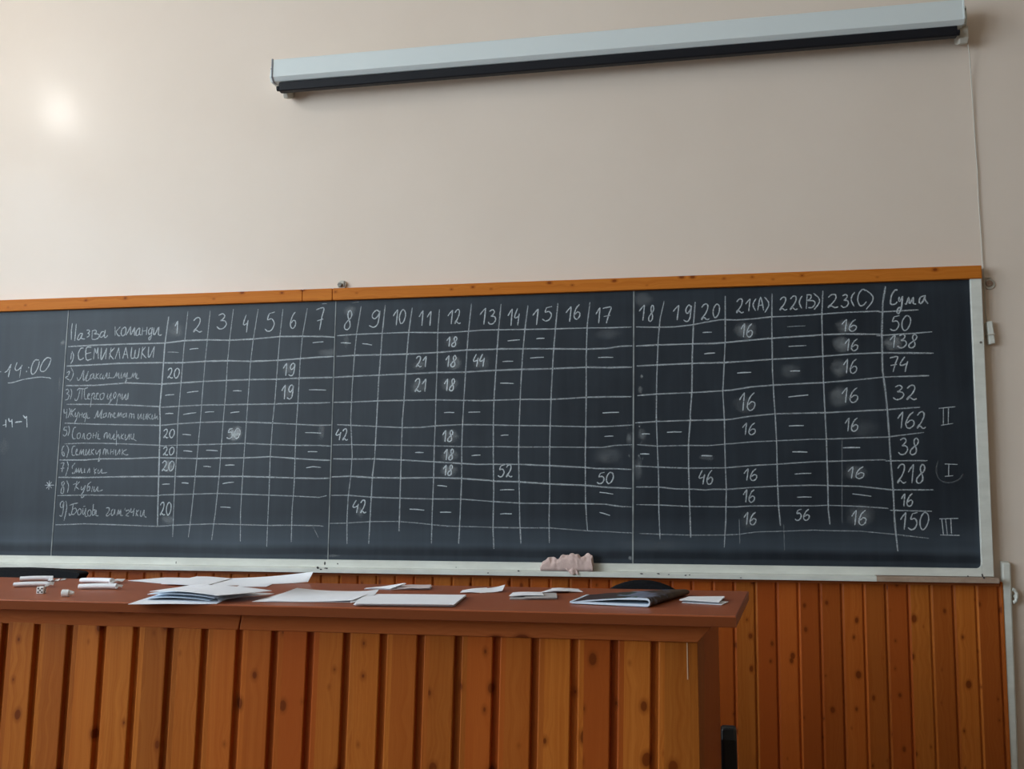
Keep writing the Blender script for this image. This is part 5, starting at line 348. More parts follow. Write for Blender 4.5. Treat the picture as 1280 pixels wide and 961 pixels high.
  'score': '4.1|0.72|528 3626 532 3633 536 3640 540 3647 545 3655 551 3663 557 3671;4.1|0.72|557 3671 555 3653 553 3635 551 3617 549 3598 547 3580 545 3562;4.1|0.72|614 3669 606 3662 599 3655 591 3646 584 3633 578 3619 574 3605 572 3593 571 3583 573 3575 577 3568 583 3563 589 3561 596 3564 604 3570 609 3577 613 3586 615 3596 615 3604 611 3610 605 3614 598 3615 591 3611 584 3604 578 3596/4.1|0.72|502 3059 507 3068 512 3078 518 3087 526 3098 533 3108 541 3118;4.1|0.72|541 3118 539 3095 536 3071 533 3047 531 3023 528 3000 526 2976;4.1|0.72|618 3117 607 3108 597 3098 587 3086 578 3070 569 3050 564 3032 561 3017 560 3004 563 2993 568 2984 576 2977 584 2975 593 2979 603 2987 611 2996 616 3008 619 3021 619 3032 613 3040 605 3045 596 3046 587 3041 578 3031 569 3021/4.1|0.72|519 2840 524 2846 528 2852 533 2858 539 2865 545 2872 552 2879;4.1|0.72|552 2879 549 2863 547 2847 545 2832 543 2816 541 2800 539 2785;4.1|0.72|615 2878 606 2872 597 2866 589 2858 582 2847 575 2834 570 2822 568 2812 568 2803 570 2796 574 2790 581 2786 587 2784 595 2787 603 2792 610 2798 614 2806 616 2814 616 2822 612 2827 604 2830 597 2831 590 2828 582 2821 575 2814/4.1|0.72|204 2509 197 2499 191 2488 186 2478 181 2468 177 2458 175 2451 178 2447 183 2446 190 2447 199 2451 209 2457 220 2462;4.1|0.72|220 2476 217 2465 215 2454 212 2442 209 2428 206 2413 204 2398;4.1|0.72|278 2509 270 2502 263 2494 256 2485 249 2472 243 2456 238 2442 236 2430 236 2420 238 2411 242 2404 247 2399 254 2398 261 2401 268 2407 274 2414 277 2424 279 2434 279 2442 275 2448 269 2453 262 2453 256 2449 249 2441 242 2433/4.1|0.72|522 2481 526 2487 530 2493 535 2500 541 2506 547 2513 554 2520;4.1|0.72|554 2520 552 2505 550 2489 548 2473 546 2458 543 2442 541 2427;4.1|0.72|616 2520 608 2514 599 2507 591 2500 584 2488 577 2476 572 2464 570 2454 570 2445 572 2438 576 2432 583 2428 589 2427 597 2429 605 2434 612 2441 616 2448 618 2457 618 2464 613 2469 606 2473 599 2473 592 2470 584 2463 577 2457/4.1|0.72|512 2315 515 2322 519 2328 524 2335 529 2342 535 2350 540 2357;4.1|0.72|540 2357 538 2340 536 2324 535 2307 533 2291 531 2274 529 2258;4.1|0.72|596 2357 588 2350 580 2344 573 2335 567 2323 561 2310 556 2298 554 2287 554 2278 556 2270 560 2264 565 2260 571 2258 578 2261 585 2266 591 2273 595 2281 597 2290 596 2298 593 2303 586 2307 580 2307 574 2304 567 2297 560 2290/4.1|0.72|513 2141 517 2148 521 2154 526 2161 531 2168 537 2175 543 2183;4.1|0.72|543 2183 541 2166 539 2150 537 2134 535 2117 533 2101 531 2084;4.1|0.72|602 2183 594 2176 586 2170 578 2161 571 2150 565 2136 561 2124 558 2113 558 2104 560 2096 564 2090 570 2086 576 2085 584 2087 591 2093 597 2100 601 2108 603 2117 603 2124 599 2129 592 2133 585 2134 579 2130 572 2123 564 2116/4.1|0.72|947 2207 920 2200;4.1|0.72|920 2200 916 2190 912 2180 911 2173 916 2173 924 2177 932 2177 937 2172 942 2164 943 2156 941 2146 936 2136 930 2128 924 2124 917 2122 911 2121 905 2123 901 2127 896 2132;4.1|0.72|1002 2208 994 2202 987 2196 979 2189 973 2178 967 2167 962 2156 960 2147 960 2139 962 2132 965 2127 971 2123 977 2122 984 2124 991 2129 997 2135 1001 2142 1003 2150 1003 2156 999 2161 993 2164 986 2165 980 2161 973 2155 966 2149/4.1|0.72|1299 3643 1304 3649 1309 3656 1314 3662 1321 3669 1328 3675 1335 3682;4.1|0.72|1335 3682 1333 3666 1330 3651 1328 3635 1325 3619 1323 3603 1321 3587;4.1|0.72|1404 3680 1395 3674 1385 3668 1376 3660 1368 3649 1361 3636 1355 3624 1353 3614 1352 3605 1354 3598 1359 3592 1366 3588 1374 3586 1382 3588 1391 3593 1398 3600 1403 3607 1406 3616 1405 3623 1401 3628 1393 3632 1385 3633 1377 3630 1368 3623 1360 3617/4.1|0.72|1316 3488 1320 3494 1324 3501 1329 3507 1335 3514 1341 3520 1348 3527;4.1|0.72|1348 3527 1346 3512 1343 3496 1341 3480 1339 3464 1337 3449 1335 3433;4.1|0.72|1409 3526 1401 3520 1392 3513 1384 3506 1377 3495 1370 3482 1365 3470 1363 3460 1363 3451 1364 3444 1369 3438 1375 3433 1382 3432 1389 3434 1397 3439 1404 3445 1408 3453 1410 3462 1410 3469 1406 3474 1399 3478 1391 3479 1384 3475 1377 3469 1369 3462/4.1|0.72|1298 3322 1303 3329 1307 3336 1313 3344 1319 3352 1325 3360 1332 3368;4.1|0.72|1332 3368 1329 3349 1327 3331 1325 3312 1322 3294 1320 3275 1318 3256;4.1|0.72|1395 3367 1386 3359 1378 3352 1369 3343 1362 3329 1355 3314 1350 3300 1347 3289 1347 3278 1349 3269 1353 3262 1359 3257 1366 3255 1374 3258 1382 3264 1389 3272 1393 3281 1396 3291 1395 3299 1391 3306 1384 3310 1377 3311 1369 3307 1362 3299 1354 3291/4.1|0.72|1279 3096 1284 3104 1290 3112 1296 3119 1303 3128 1310 3136 1318 3145;4.1|0.72|1318 3145 1316 3125 1313 3106 1310 3086 1307 3067 1305 3047 1302 3028;4.1|0.72|1393 3143 1383 3136 1373 3128 1363 3118 1354 3105 1346 3089 1340 3074 1337 3062 1337 3051 1339 3041 1344 3034 1351 3029 1360 3027 1369 3030 1379 3037 1386 3044 1392 3054 1394 3064 1394 3073 1389 3080 1381 3084 1372 3085 1363 3081 1354 3073 1345 3065/4.1|0.72|1293 2866 1297 2872 1302 2879 1306 2886 1312 2894 1318 2901 1325 2909;4.1|0.72|1325 2909 1323 2892 1320 2874 1318 2857 1316 2839 1314 2822 1311 2805;4.1|0.72|1386 2908 1377 2901 1369 2895 1361 2886 1354 2873 1347 2859 1342 2846 1340 2835 1339 2825 1341 2817 1345 2810 1351 2806 1358 2804 1365 2807 1373 2813 1380 2820 1384 2828 1386 2838 1386 2846 1382 2851 1375 2856 1368 2856 1361 2852 1353 2845 1346 2838/4.1|0.72|1301 2495 1307 2501 1312 2507 1318 2513 1325 2520 1332 2526 1340 2533;4.1|0.72|1340 2533 1338 2518 1335 2502 1333 2487 1330 2472 1327 2457 1325 2441;4.1|0.72|1415 2533 1405 2527 1395 2521 1385 2513 1376 2502 1368 2489 1362 2478 1359 2468 1359 2459 1361 2452 1366 2447 1374 2443 1382 2441 1392 2444 1401 2449 1409 2455 1414 2462 1417 2471 1416 2478 1411 2483 1403 2486 1394 2487 1385 2483 1376 2477 1367 2471/4.1|0.72|1316 2154 1321 2161 1326 2169 1331 2176 1337 2185 1344 2193 1351 2201;4.1|0.72|1351 2201 1349 2183 1346 2164 1344 2145 1341 2126 1339 2107 1336 2088;4.1|0.72|1418 2202 1409 2194 1400 2186 1391 2177 1383 2163 1376 2148 1370 2133 1368 2121 1367 2110 1369 2102 1374 2095 1380 2090 1388 2088 1396 2091 1405 2098 1412 2105 1416 2115 1419 2125 1419 2134 1414 2140 1407 2144 1399 2145 1391 2140 1383 2132 1375 2124',
  'total': '4.3|0.75|1728 3700 1689 3692;4.3|0.75|1689 3692 1683 3678 1677 3664 1676 3654 1683 3654 1695 3659 1705 3659 1713 3652 1719 3641 1721 3630 1718 3617 1711 3603 1702 3592 1693 3586 1684 3584 1675 3584 1667 3587 1661 3593 1655 3598;4.3|0.75|1804 3686 1796 3692 1789 3698 1780 3699 1770 3691 1760 3678 1751 3664 1746 3649 1743 3632 1743 3617 1745 3602 1751 3589 1758 3581 1767 3582 1777 3588 1786 3598 1795 3612 1802 3628 1807 3645 1809 3660 1807 3675 1804 3686 1798 3692 1791 3695 1784 3698/4.3|0.75|1651 3510 1656 3517 1662 3524 1668 3531 1675 3538 1683 3546 1690 3554;4.3|0.75|1690 3554 1688 3536 1685 3519 1682 3501 1679 3483 1677 3466 1674 3448;4.3|0.75|1720 3540 1729 3545 1738 3550 1746 3552 1754 3549 1760 3543 1762 3536 1759 3528 1752 3519 1745 3512 1738 3508 1732 3507 1731 3505 1739 3504 1751 3504 1761 3501 1766 3495 1770 3486 1770 3478 1765 3468 1757 3459 1749 3452 1740 3448 1731 3446 1722 3447 1715 3451 1709 3457 1703 3463;4.3|0.75|1834 3502 1840 3511 1846 3520 1849 3528 1847 3537 1842 3545 1837 3550 1831 3549 1824 3544 1820 3538 1818 3530 1817 3522 1819 3513 1822 3505 1827 3496 1830 3487 1832 3477 1832 3468 1829 3460 1824 3454 1816 3448 1809 3445 1802 3445 1794 3447 1789 3451 1787 3457 1787 3464 1790 3472 1798 3480 1808 3488 1818 3495 1824 3500 1829 3503 1835 3506/4.3|0.75|1643 3369 1649 3371 1656 3373 1665 3375 1678 3378 1693 3380 1702 3377 1700 3366 1693 3350 1684 3331 1678 3309 1670 3285 1663 3261;4.3|0.75|1646 3311 1693 3319;4.3|0.75|1753 3376 1745 3365 1737 3354 1730 3344 1723 3334 1718 3324 1716 3316 1719 3312 1726 3310 1734 3311 1745 3315 1759 3321 1772 3327;4.3|0.75|1773 3341 1769 3329 1766 3318 1762 3306 1758 3291 1754 3275 1751 3259/4.3|0.75|1673 3143 1684 3148 1695 3154 1705 3156 1714 3152 1721 3146 1724 3139 1720 3130 1711 3121 1703 3114 1696 3110 1689 3108 1687 3106 1696 3105 1710 3105 1722 3102 1729 3096 1733 3087 1733 3078 1727 3068 1718 3058 1708 3051 1698 3047 1687 3045 1677 3046 1669 3050 1661 3056 1654 3063;4.3|0.75|1760 3130 1768 3138 1776 3146 1784 3152 1794 3154 1804 3155 1811 3151 1815 3144 1816 3134 1814 3123 1808 3110 1799 3095 1789 3082 1779 3073 1768 3064 1761 3058 1757 3051 1755 3046 1756 3044 1761 3049 1768 3057 1776 3061 1785 3057 1794 3049 1803 3044 1811 3044 1819 3048 1826 3051/4.3|0.75|1680 2898 1686 2906 1691 2914 1697 2923 1705 2932 1713 2941 1721 2951;4.3|0.75|1721 2951 1718 2929 1715 2908 1712 2887 1709 2866 1706 2845 1703 2824;4.3|0.75|1798 2950 1788 2941 1777 2933 1767 2922 1757 2907 1749 2890 1742 2874 1739 2861 1739 2849 1741 2839 1746 2831 1754 2825 1762 2823 1772 2827 1782 2834 1790 2842 1796 2852 1799 2864 1798 2874 1793 2881 1785 2885 1775 2886 1766 2882 1757 2873 1747 2864;4.3|0.75|1825 2921 1832 2931 1839 2940 1847 2946 1855 2949 1864 2950 1870 2946 1873 2938 1874 2926 1872 2913 1866 2898 1858 2881 1850 2867 1841 2855 1832 2846 1825 2838 1821 2831 1820 2825 1821 2823 1825 2828 1831 2837 1839 2842 1846 2837 1854 2828 1861 2822 1868 2823 1875 2827 1882 2831/4.3|0.75|1692 2734 1702 2740 1711 2747 1720 2749 1727 2746 1733 2738 1735 2730 1732 2720 1724 2710 1717 2701 1711 2697 1705 2694 1704 2692 1711 2692 1724 2691 1734 2688 1739 2681 1743 2671 1743 2661 1738 2650 1730 2638 1721 2629 1712 2625 1703 2623 1694 2623 1687 2628 1681 2635 1675 2642;4.3|0.75|1809 2692 1815 2702 1821 2713 1824 2723 1822 2733 1817 2743 1811 2748 1805 2747 1799 2741 1794 2733 1792 2725 1792 2715 1793 2704 1796 2694 1801 2683 1805 2673 1806 2662 1806 2651 1803 2642 1798 2633 1790 2627 1782 2623 1775 2622 1768 2625 1763 2629 1760 2636 1761 2645 1764 2654 1771 2664 1782 2675 1792 2683 1798 2688 1804 2692 1809 2696/4.3|0.75|1665 2518 1672 2528 1679 2539 1687 2546 1695 2550 1704 2550 1711 2546 1714 2537 1714 2524 1712 2509 1707 2492 1698 2473 1690 2456 1681 2444 1672 2433 1665 2424 1661 2416 1660 2409 1661 2407 1665 2413 1671 2423 1678 2428 1686 2423 1694 2413 1701 2407 1708 2408 1715 2412 1722 2417;4.3|0.75|1740 2489 1746 2498 1751 2508 1757 2517 1765 2528 1773 2538 1781 2549;4.3|0.75|1781 2549 1778 2525 1775 2501 1772 2478 1769 2454 1766 2430 1763 2407;4.3|0.75|1846 2485 1852 2497 1858 2509 1861 2520 1859 2532 1854 2543 1849 2548 1843 2547 1836 2540 1831 2531 1829 2522 1828 2510 1830 2499 1833 2487 1838 2475 1841 2463 1843 2451 1842 2439 1840 2428 1834 2419 1826 2411 1819 2407 1811 2406 1804 2409 1799 2414 1797 2421 1797 2432 1800 2442 1808 2453 1819 2465 1828 2475 1835 2481 1841 2485 1846 2489/4.3|0.75|1681 2287 1685 2293 1689 2300 1693 2306 1698 2313 1703 2320 1709 2327;4.3|0.75|1709 2327 1707 2311 1705 2295 1703 2279 1701 2263 1699 2247 1697 2231;4.3|0.75|1762 2327 1754 2321 1747 2314 1740 2306 1734 2295 1728 2282 1723 2270 1721 2259 1721 2250 1722 2243 1726 2237 1731 2233 1737 2231 1743 2234 1750 2239 1756 2246 1759 2254 1761 2262 1761 2270 1758 2275 1752 2279 1746 2279 1740 2276 1733 2269 1727 2262/4.3|0.75|1669 2131 1675 2140 1680 2149 1686 2157 1694 2167 1702 2176 1709 2186;4.3|0.75|1709 2186 1707 2164 1704 2143 1701 2121 1698 2100 1695 2078 1692 2057;4.3|0.75|1793 2186 1756 2176;4.3|0.75|1756 2176 1750 2160 1744 2145 1743 2134 1749 2134 1761 2140 1771 2141 1778 2134 1784 2122 1786 2109 1783 2095 1776 2079 1768 2067 1759 2061 1749 2057 1740 2057 1733 2060 1727 2066 1721 2072;4.3|0.75|1866 2174 1859 2180 1852 2186 1844 2187 1834 2178 1824 2164 1816 2148 1810 2131 1807 2113 1807 2096 1809 2080 1815 2066 1821 2057 1830 2058 1840 2066 1849 2077 1857 2092 1865 2111 1870 2129 1871 2145 1870 2161 1866 2174 1861 2181 1854 2184 1847 2187',
  'rank': '4.1|0.75|1982 2974 2101 2985;4.1|0.75|2015 2973 2009 2849;4.1|0.75|2052 2975 2044 2855;4.1|0.75|1992 2844 2079 2858/4.1|0.75|2005 2551 2096 2547;4.1|0.75|2034 2551 2028 2463;4.1|0.75|2001 2457 2060 2463/4.1|0.75|1948 2139 2081 2143;4.1|0.75|1964 2139 1970 2025;4.1|0.75|1991 2139 1998 2025;4.1|0.75|2028 2139 2028 2026;4.1|0.75|1948 2019 2086 2017/4.6|0.13|1958 2576 1953 2556 1947 2536 1943 2516 1942 2497 1944 2478 1949 2459 1957 2442 1967 2429 1982 2420 1999 2414 2018 2410 2036 2410 2053 2413 2071 2419 2087 2426 2101 2435 2111 2443 2118 2453 2123 2464 2130 2474',
  'dash': '4.1|0.85|228 3607 264 3609 299 3608/4.1|0.85|236 3434 279 3439 322 3440/4.1|0.85|490 3275 544 3278 597 3279/4.1|0.85|889 3478 957 3481 1024 3482/4.1|0.85|896 3282 932 3284 969 3282/4.1|0.85|875 3078 950 3086 1026 3092/4.1|0.85|-268 2798 -236 2800 -204 2798/4.1|0.85|-68 2810 -10 2813 48 2812/4.1|0.85|-282 2639 -245 2640 -209 2638/4.1|0.85|198 2623 240 2623 281 2620/4.1|0.85|873 2851 929 2853 984 2853/4.1|0.85|892 2649 948 2649 1005 2646/4.1|0.85|905 2477 967 2482 1028 2483/4.1|0.85|918 2299 971 2301 1024 2300/4.1|0.85|1272 2678 1334 2680 1397 2679/4.1|0.85|1328 2325 1396 2317 1464 2307/2.9|0.55|884 3635 954 3639 1023 3639'},
 '1': {'note': '4.6|0.72|-6038 3417 -6026 3417;4.6|0.72|-5989 3409 -5980 3413 -5971 3418 -5962 3427 -5951 3443 -5940 3464 -5929 3485;4.6|0.72|-5929 3485 -5933 3462 -5937 3440 -5941 3419 -5944 3400 -5947 3382 -5949 3364;4.6|0.72|-5870 3498 -5877 3480 -5883 3462 -5886 3447 -5885 3436 -5880 3429 -5873 3425 -5864 3426 -5852 3431 -5842 3439 -5833 3449 -5824 3462 -5816 3475;4.6|0.72|-5827 3453 -5836 3359;4.6|0.72|-5650 3515 -5664 3517 -5678 3519 -5690 3516 -5702 3503 -5712 3485 -5719 3465 -5723 3445 -5724 3424 -5723 3407 -5719 3396 -5713 3389 -5706 3387 -5698 3389 -5688 3396 -5679 3406 -5670 3421 -5661 3439 -5655 3457 -5651 3473 -5649 3488 -5648 3504;4.6|0.72|-5531 3527 -5545 3531 -5559 3536 -5572 3535 -5585 3527 -5598 3515 -5609 3500 -5620 3481 -5629 3460 -5634 3442 -5634 3429 -5630 3419 -5624 3413 -5614 3410 -5601 3410 -5588 3415 -5575 3427 -5562 3444 -5551 3462 -5543 3480 -5537 3500 -5531 3520/5.8|0.80|-5752 3455 -5748 3443;5.8|0.80|-5771 3419 -5768 3407/4.3|0.65|-5950 3313 -5939 3313 -5928 3312 -5910 3314 -5880 3321 -5843 3331 -5807 3340 -5774 3345 -5742 3349 -5712 3353 -5684 3356 -5658 3359 -5632 3360 -5604 3359 -5575 3356 -5552 3353 -5538 3351 -5529 3348 -5520 3345/5.2|0.95|-5947 2979 -5942 2911;5.2|0.95|-5975 2929 -5944 2936;5.2|0.95|-5919 2993 -5917 2983 -5914 2972 -5909 2964 -5902 2963 -5894 2965 -5886 2968;5.2|0.95|-5887 2982 -5878 2910;5.2|0.95|-5853 2954 -5842 2956 -5832 2957 -5821 2958 -5809 2959 -5797 2960 -5785 2961;5.2|0.95|-5777 3017 -5768 3007 -5759 2997 -5751 2991 -5747 2994 -5744 3002 -5741 3009;5.2|0.95|-5741 3009 -5731 2908/3.5|0.90|-5520 2393 -5432 2393;3.5|0.90|-5479 2433 -5481 2353;3.5|0.90|-5504 2419 -5453 2367;3.5|0.90|-5456 2422 -5504 2364'}}
SMEAR = {'2': [(-2.1661, 1.8765, 0.0366, 0.0366, 0.22799999999999998), (-1.87, 1.4179, 0.0366, 0.0335, 0.722), (-2.1738, 1.2773, 0.0305, 0.0274, 0.418), (-2.1666, 1.0484, 0.0305, 0.0244, 0.22799999999999998), (-1.6364, 1.6953, 0.0305, 0.0305, 0.22799999999999998), (-1.6367, 1.5948, 0.0305, 0.0305, 0.22799999999999998), (-1.4589, 1.7596, 0.0427, 0.0183, 0.22799999999999998), (-1.4804, 1.4239, 0.0152, 0.0366, 0.22799999999999998)], '3': [(-1.3646, 1.939, 0.0305, 0.0244, 0.216), (-1.3785, 1.8094, 0.0122, 0.0366, 0.168), (-0.9157, 1.7912, 0.0335, 0.0274, 0.216), (-0.9085, 1.7024, 0.0366, 0.0305, 0.3), (-0.7904, 1.7029, 0.0366, 0.0366, 0.192), (-1.0536, 1.6991, 0.0305, 0.0244, 0.192), (-1.0556, 1.6073, 0.0366, 0.0305, 0.24), (-0.9236, 1.6113, 0.0366, 0.0305, 0.24), (-0.9184, 1.3967, 0.0366, 0.0305, 0.3), (-0.9208, 1.3193, 0.0366, 0.0274, 0.3), (-0.9234, 1.2545, 0.0366, 0.0274, 0.3), (-1.3032, 1.0843, 0.0183, 0.0244, 0.216), (-0.2713, 1.3158, 0.0609, 0.0366, 0.144), (-0.2665, 1.8056, 0.0548, 0.0244, 0.096), (-0.1879, 1.4475, 0.004, 0.0026, 0.30387029230618307), (-0.1921, 1.4222, 0.0033, 0.0018, 0.4194835623869228), (-0.1758, 1.3492, 0.0038, 0.0036, 0.328948276461611), (-0.1852, 1.3118, 0.0041, 0.0053, 0.33609545326325296), (-0.1741, 1.4032, 0.0037, 0.0022, 0.43709951412116577), (-1.4166, 0.9042, 0.0366, 0.0061, 0.2), (-0.1865, 0.9101, 0.0085, 0.0098, 0.5)], '4': [(-0.1192, 1.9458, 0.0427, 0.0305, 0.15), (0.2811, 1.8081, 0.0457, 0.0366, 0.3), (-0.1363, 1.5781, 0.011, 0.0152, 0.3), (-0.1308, 1.6315, 0.0073, 0.0073, 0.4), (0.2677, 1.5117, 0.0427, 0.0366, 0.15), (0.449, 1.6422, 0.0366, 0.0305, 0.14), (0.1211, 1.3048, 0.0305, 0.0152, 0.2), (0.2733, 1.0625, 0.0305, 0.0366, 0.1), (0.6604, 1.8115, 0.0366, 0.0274, 0.35), (0.6465, 1.7407, 0.0366, 0.0305, 0.4), (0.6348, 1.6493, 0.0366, 0.0366, 0.25), (0.6308, 1.5377, 0.0427, 0.0427, 0.25), (0.8359, 1.7418, 0.0366, 0.0305, 0.35), (0.6781, 1.2436, 0.0427, 0.0305, 0.2), (0.6883, 1.0781, 0.0548, 0.0427, 0.2), (0.7123, 1.4163, 0.0548, 0.0366, 0.08), (-0.1495, 1.2614, 0.0183, 0.0427, 0.2), (-0.1837, 1.3813, 0.0122, 0.0244, 0.22), (-0.1328, 1.3989, 0.0183, 0.0244, 0.2), (-0.0919, 0.9608, 0.1584, 0.0244, 0.06), (-0.1465, 1.3128, 0.0038, 0.0053, 0.4349746436849827), (-0.1319, 1.4445, 0.003, 0.0053, 0.41224363828423105), (-0.1339, 1.3654, 0.003, 0.0027, 0.3859402148089826), (-0.1469, 1.446, 0.0024, 0.0028, 0.479086342952138), (-0.1398, 1.3615, 0.0038, 0.0023, 0.40436313011652913), (-0.1313, 1.3018, 0.0025, 0.0053, 0.38480586721770266), (-0.1426, 1.4298, 0.0041, 0.0044, 0.49164107807929885), (-0.1345, 1.3498, 0.0027, 0.0024, 0.28642547738517066), (-0.1663, 1.388, 0.002, 0.0054, 0.2557163908131802), (-0.1412, 1.3042, 0.0019, 0.0047, 0.34154611896046516), (-0.1467, 1.4464, 0.0019, 0.0025, 0.48879497489779156)], '1': [(-2.976, 1.3674, 0.0244, 0.0427, 0.1), (-2.7115, 1.8334, 0.0122, 0.0152, 0.3), (-2.7185, 1.6466, 0.0061, 0.0366, 0.15)]}
PART = dict(grid='chalk_line', heading='heading_lettering', name='team_name_lettering', score='score_lettering', dash='chalk_dash', total='total_lettering', rank='rank_lettering', note='note_lettering')
rnd = random.Random(3)
layer_y = dict(grid=0.0004, heading=0.0006, name=0.0006, score=0.0007, dash=0.0006, total=0.0007, rank=0.0006, note=0.0005)
for pk, kinds in CHALK.items():
    for kind, items in kinds.items():
        for ii, item in enumerate(items.split('/')):
            b = bmesh.new(); lay = b.verts.layers.float.new('dust')
            for si, s in enumerate(item.split(';')):
                w, op, rest = s.split('|'); f = [int(q) / 2000.0 for q in rest.split()]
                pts = list(zip(f[0::2], f[1::2]))
                if kind == 'grid':          # finer spacing so the chalk line wavers a little
                    q = [pts[0]]
                    for a, c in zip(pts, pts[1:]):
                        m = max(1, int(math.hypot(c[0] - a[0], c[1] - a[1]) / 0.02))
                        q += [(a[0] + (c[0] - a[0]) * j / m, a[1] + (c[1] - a[1]) * j / m) for j in range(1, m + 1)]
                    pts = q
                ribbon(b, lay, pts, float(w) / 1000.0, float(op), BY - layer_y[kind] - 0.000002 * (si + ii), rnd)
            obj(PART[kind], b, m_chalk, panels[int(pk) - 1])
for pk, lst in SMEAR.items():
    for si, (x, z, rx, rz, op) in enumerate(lst):
        b = bmesh.new(); lay = b.verts.layers.float.new('dust')
        y = BY - 0.0002 - 0.000002 * si; c = b.verts.new((x, y, z)); c[lay] = op; prev = [c] * 24
        for rr, q in ((0.5, 0.8), (0.8, 0.4), (1.1, 0.0)):
            ring = []
            for k in range(24):
                a = 2 * math.pi * k / 24; j = 1 + 0.22 * noise.noise(Vector((math.cos(a) * 1.5 + x * 9, math.sin(a) * 1.5, z * 7)))
                v = b.verts.new((x + rx * rr * j * math.cos(a), y, z + rz * rr * j * math.sin(a))); v[lay] = op * q; ring.append(v)
            for k in range(24):
                if prev[0] is c: b.faces.new((c, ring[k], ring[(k + 1) % 24]))
                else: b.faces.new((prev[k], ring[k], ring[(k + 1) % 24], prev[(k + 1) % 24]))
            prev = ring
        obj('chalk_smear', b, m_smear, panels[int(pk) - 1])
for k, (w0, w1) in enumerate(((0.0045, 0.004), (0.004, 0.0035), (0.0062, 0.0058))):
    (x0, x1) = SEAM[k]; b = bmesh.new()
    hexa(b, [(x0 - w0 / 2, BY - 0.0018, BZ0), (x0 + w0 / 2, BY - 0.0018, BZ0), (x0 + w0 / 2, BY, BZ0), (x0 - w0 / 2, BY, BZ0),
             (x1 - w1 / 2, BY - 0.0018, BZ1), (x1 + w1 / 2, BY - 0.0018, BZ1), (x1 + w1 / 2, BY, BZ1), (x1 - w1 / 2, BY, BZ1)])
    tag(obj('joint_strip', b, m_seam, board), None)
# white frame: right stile and bottom rail with a rounded inner corner
(x0, x1) = SEAM[3]; FY = -0.042; W = 0.046
OUT = (1.1521, 1.1668)
b = bmesh.new()
hexa(b, [(x0, FY, LEDGE_Z), (OUT[0], FY, LEDGE_Z), (OUT[0], 0.0, LEDGE_Z), (x0, 0.0, LEDGE_Z), (x1, FY, BZ1), (OUT[1], FY, BZ1), (OUT[1], 0.0, BZ1), (x1, 0.0, BZ1)])
obj('side_frame', b, m_white, board, bevel=0.002)
b = bmesh.new(); box(b, -3.75, x0, FY, 0.0, LEDGE_Z, BZ0)
r = 0.016; fil = [(x0, BZ0), (x0, BZ0 + r)] + [(x0 - r + r * math.cos(a), BZ0 + r - r * math.sin(a)) for a in [math.radians(q) for q in (10, 22, 34, 45, 56, 68, 80)]] + [(x0 - r, BZ0)]
extrude_profile(b, fil, lambda p, e: (p[0], FY if e == 0 else -0.0, p[1]))
obj('bottom_frame', b, m_white, board)
b = bmesh.new(); lz = LEDGE_Z - 0.021
xs = [-3.75] + [0.70 + 0.012 * k for k in range(9)] + [1.172]
extrude_profile(b, [(-0.078, LEDGE_Z), (-0.082, LEDGE_Z - 0.003), (-0.082, lz), (0.0, lz), (0.0, LEDGE_Z)], lambda p, e: (-3.75 if e == 0 else 0.73, p[0], p[1]))
obj('chalk_ledge', b, m_white, board, bevel=0.0015)
b = bmesh.new(); n0 = 24
rag_edge = [(-0.082, LEDGE_Z - 0.002), (-0.082, lz), (0.0, lz), (0.0, LEDGE_Z - 0.002)]
extrude_profile(b, rag_edge, lambda p, e: (0.73 if e == 0 else 1.158, p[0], p[1]))
tag(obj('worn_ledge_end', b, m_worn, board, bevel=0.0015), 'bare pinkish brown end of the ledge with its paint worn off')
b = bmesh.new(); pts = []
for k in range(30):
    x = 0.735 + k * 0.0145
    z = LEDGE_Z - 0.003 + 0.006 * abs(noise.noise(Vector((k * 0.6, 2.0, 0.0)))) * (1.2 if k < 12 else 0.5)
    box(b, x, x + 0.0146, -0.0836, -0.0815, z - 0.010 - 0.0002 * (k % 3), z)
# scattered rub marks on frame and ledge
b.free()
b = bmesh.new()
for x, z, rx, rz in [(-1.4612, 0.8578, 0.0042, 0.0051), (-1.4472, 0.8515, 0.0038, 0.0029), (-1.4267, 0.8566, 0.007, 0.0019), (-1.4457, 0.8731, 0.0029, 0.008), (-1.4209, 0.8555, 0.0032, 0.0026), (-1.39, 0.8722, 0.0029, 0.0029), (-0.14, 0.8533, 0.0064, 0.0022), (-0.0755, 0.8543, 0.0064, 0.0022), (-0.0358, 0.8518, 0.0032, 0.0016), (0.028, 0.8498, 0.0038, 0.0022), (0.0432, 0.8515, 0.0032, 0.0019), (-0.7473, 0.8473, 0.0026, 0.0022), (-0.6245, 0.857, 0.0038, 0.0026), (0.2352, 0.8439, 0.0026, 0.0016), (-2.1118, 0.8677, 0.0019, 0.0051), (1.1112, 0.8631, 0.0032, 0.0064), (1.1047, 0.8575, 0.0038, 0.0038), (1.0609, 0.8594, 0.0019, 0.0029), (-0.8875, 0.8645, 0.0019, 0.0016)]:
    extrude_profile(b, [(x + rx * math.cos(2 * math.pi * k / 10) * (1 + 0.3 * math.sin(5 * k + x * 90)), z + rz * math.sin(2 * math.pi * k / 10)) for k in range(10)],
                    lambda p, e: (p[0], -0.0832 if z < LEDGE_Z else FY - 0.0008, p[1]) if e == 0 else (p[0], -0.08 if z < LEDGE_Z else FY + 0.002, p[1]))
obj('dark_scuff', b, m_soot, board)
b = bmesh.new(); disc_y(b, (1.1507, 1.7353)[0], (1.1507, 1.7353)[1], FY - 0.0012, FY + 0.003, 0.0045); obj('nail_head', b, m_metal, board)
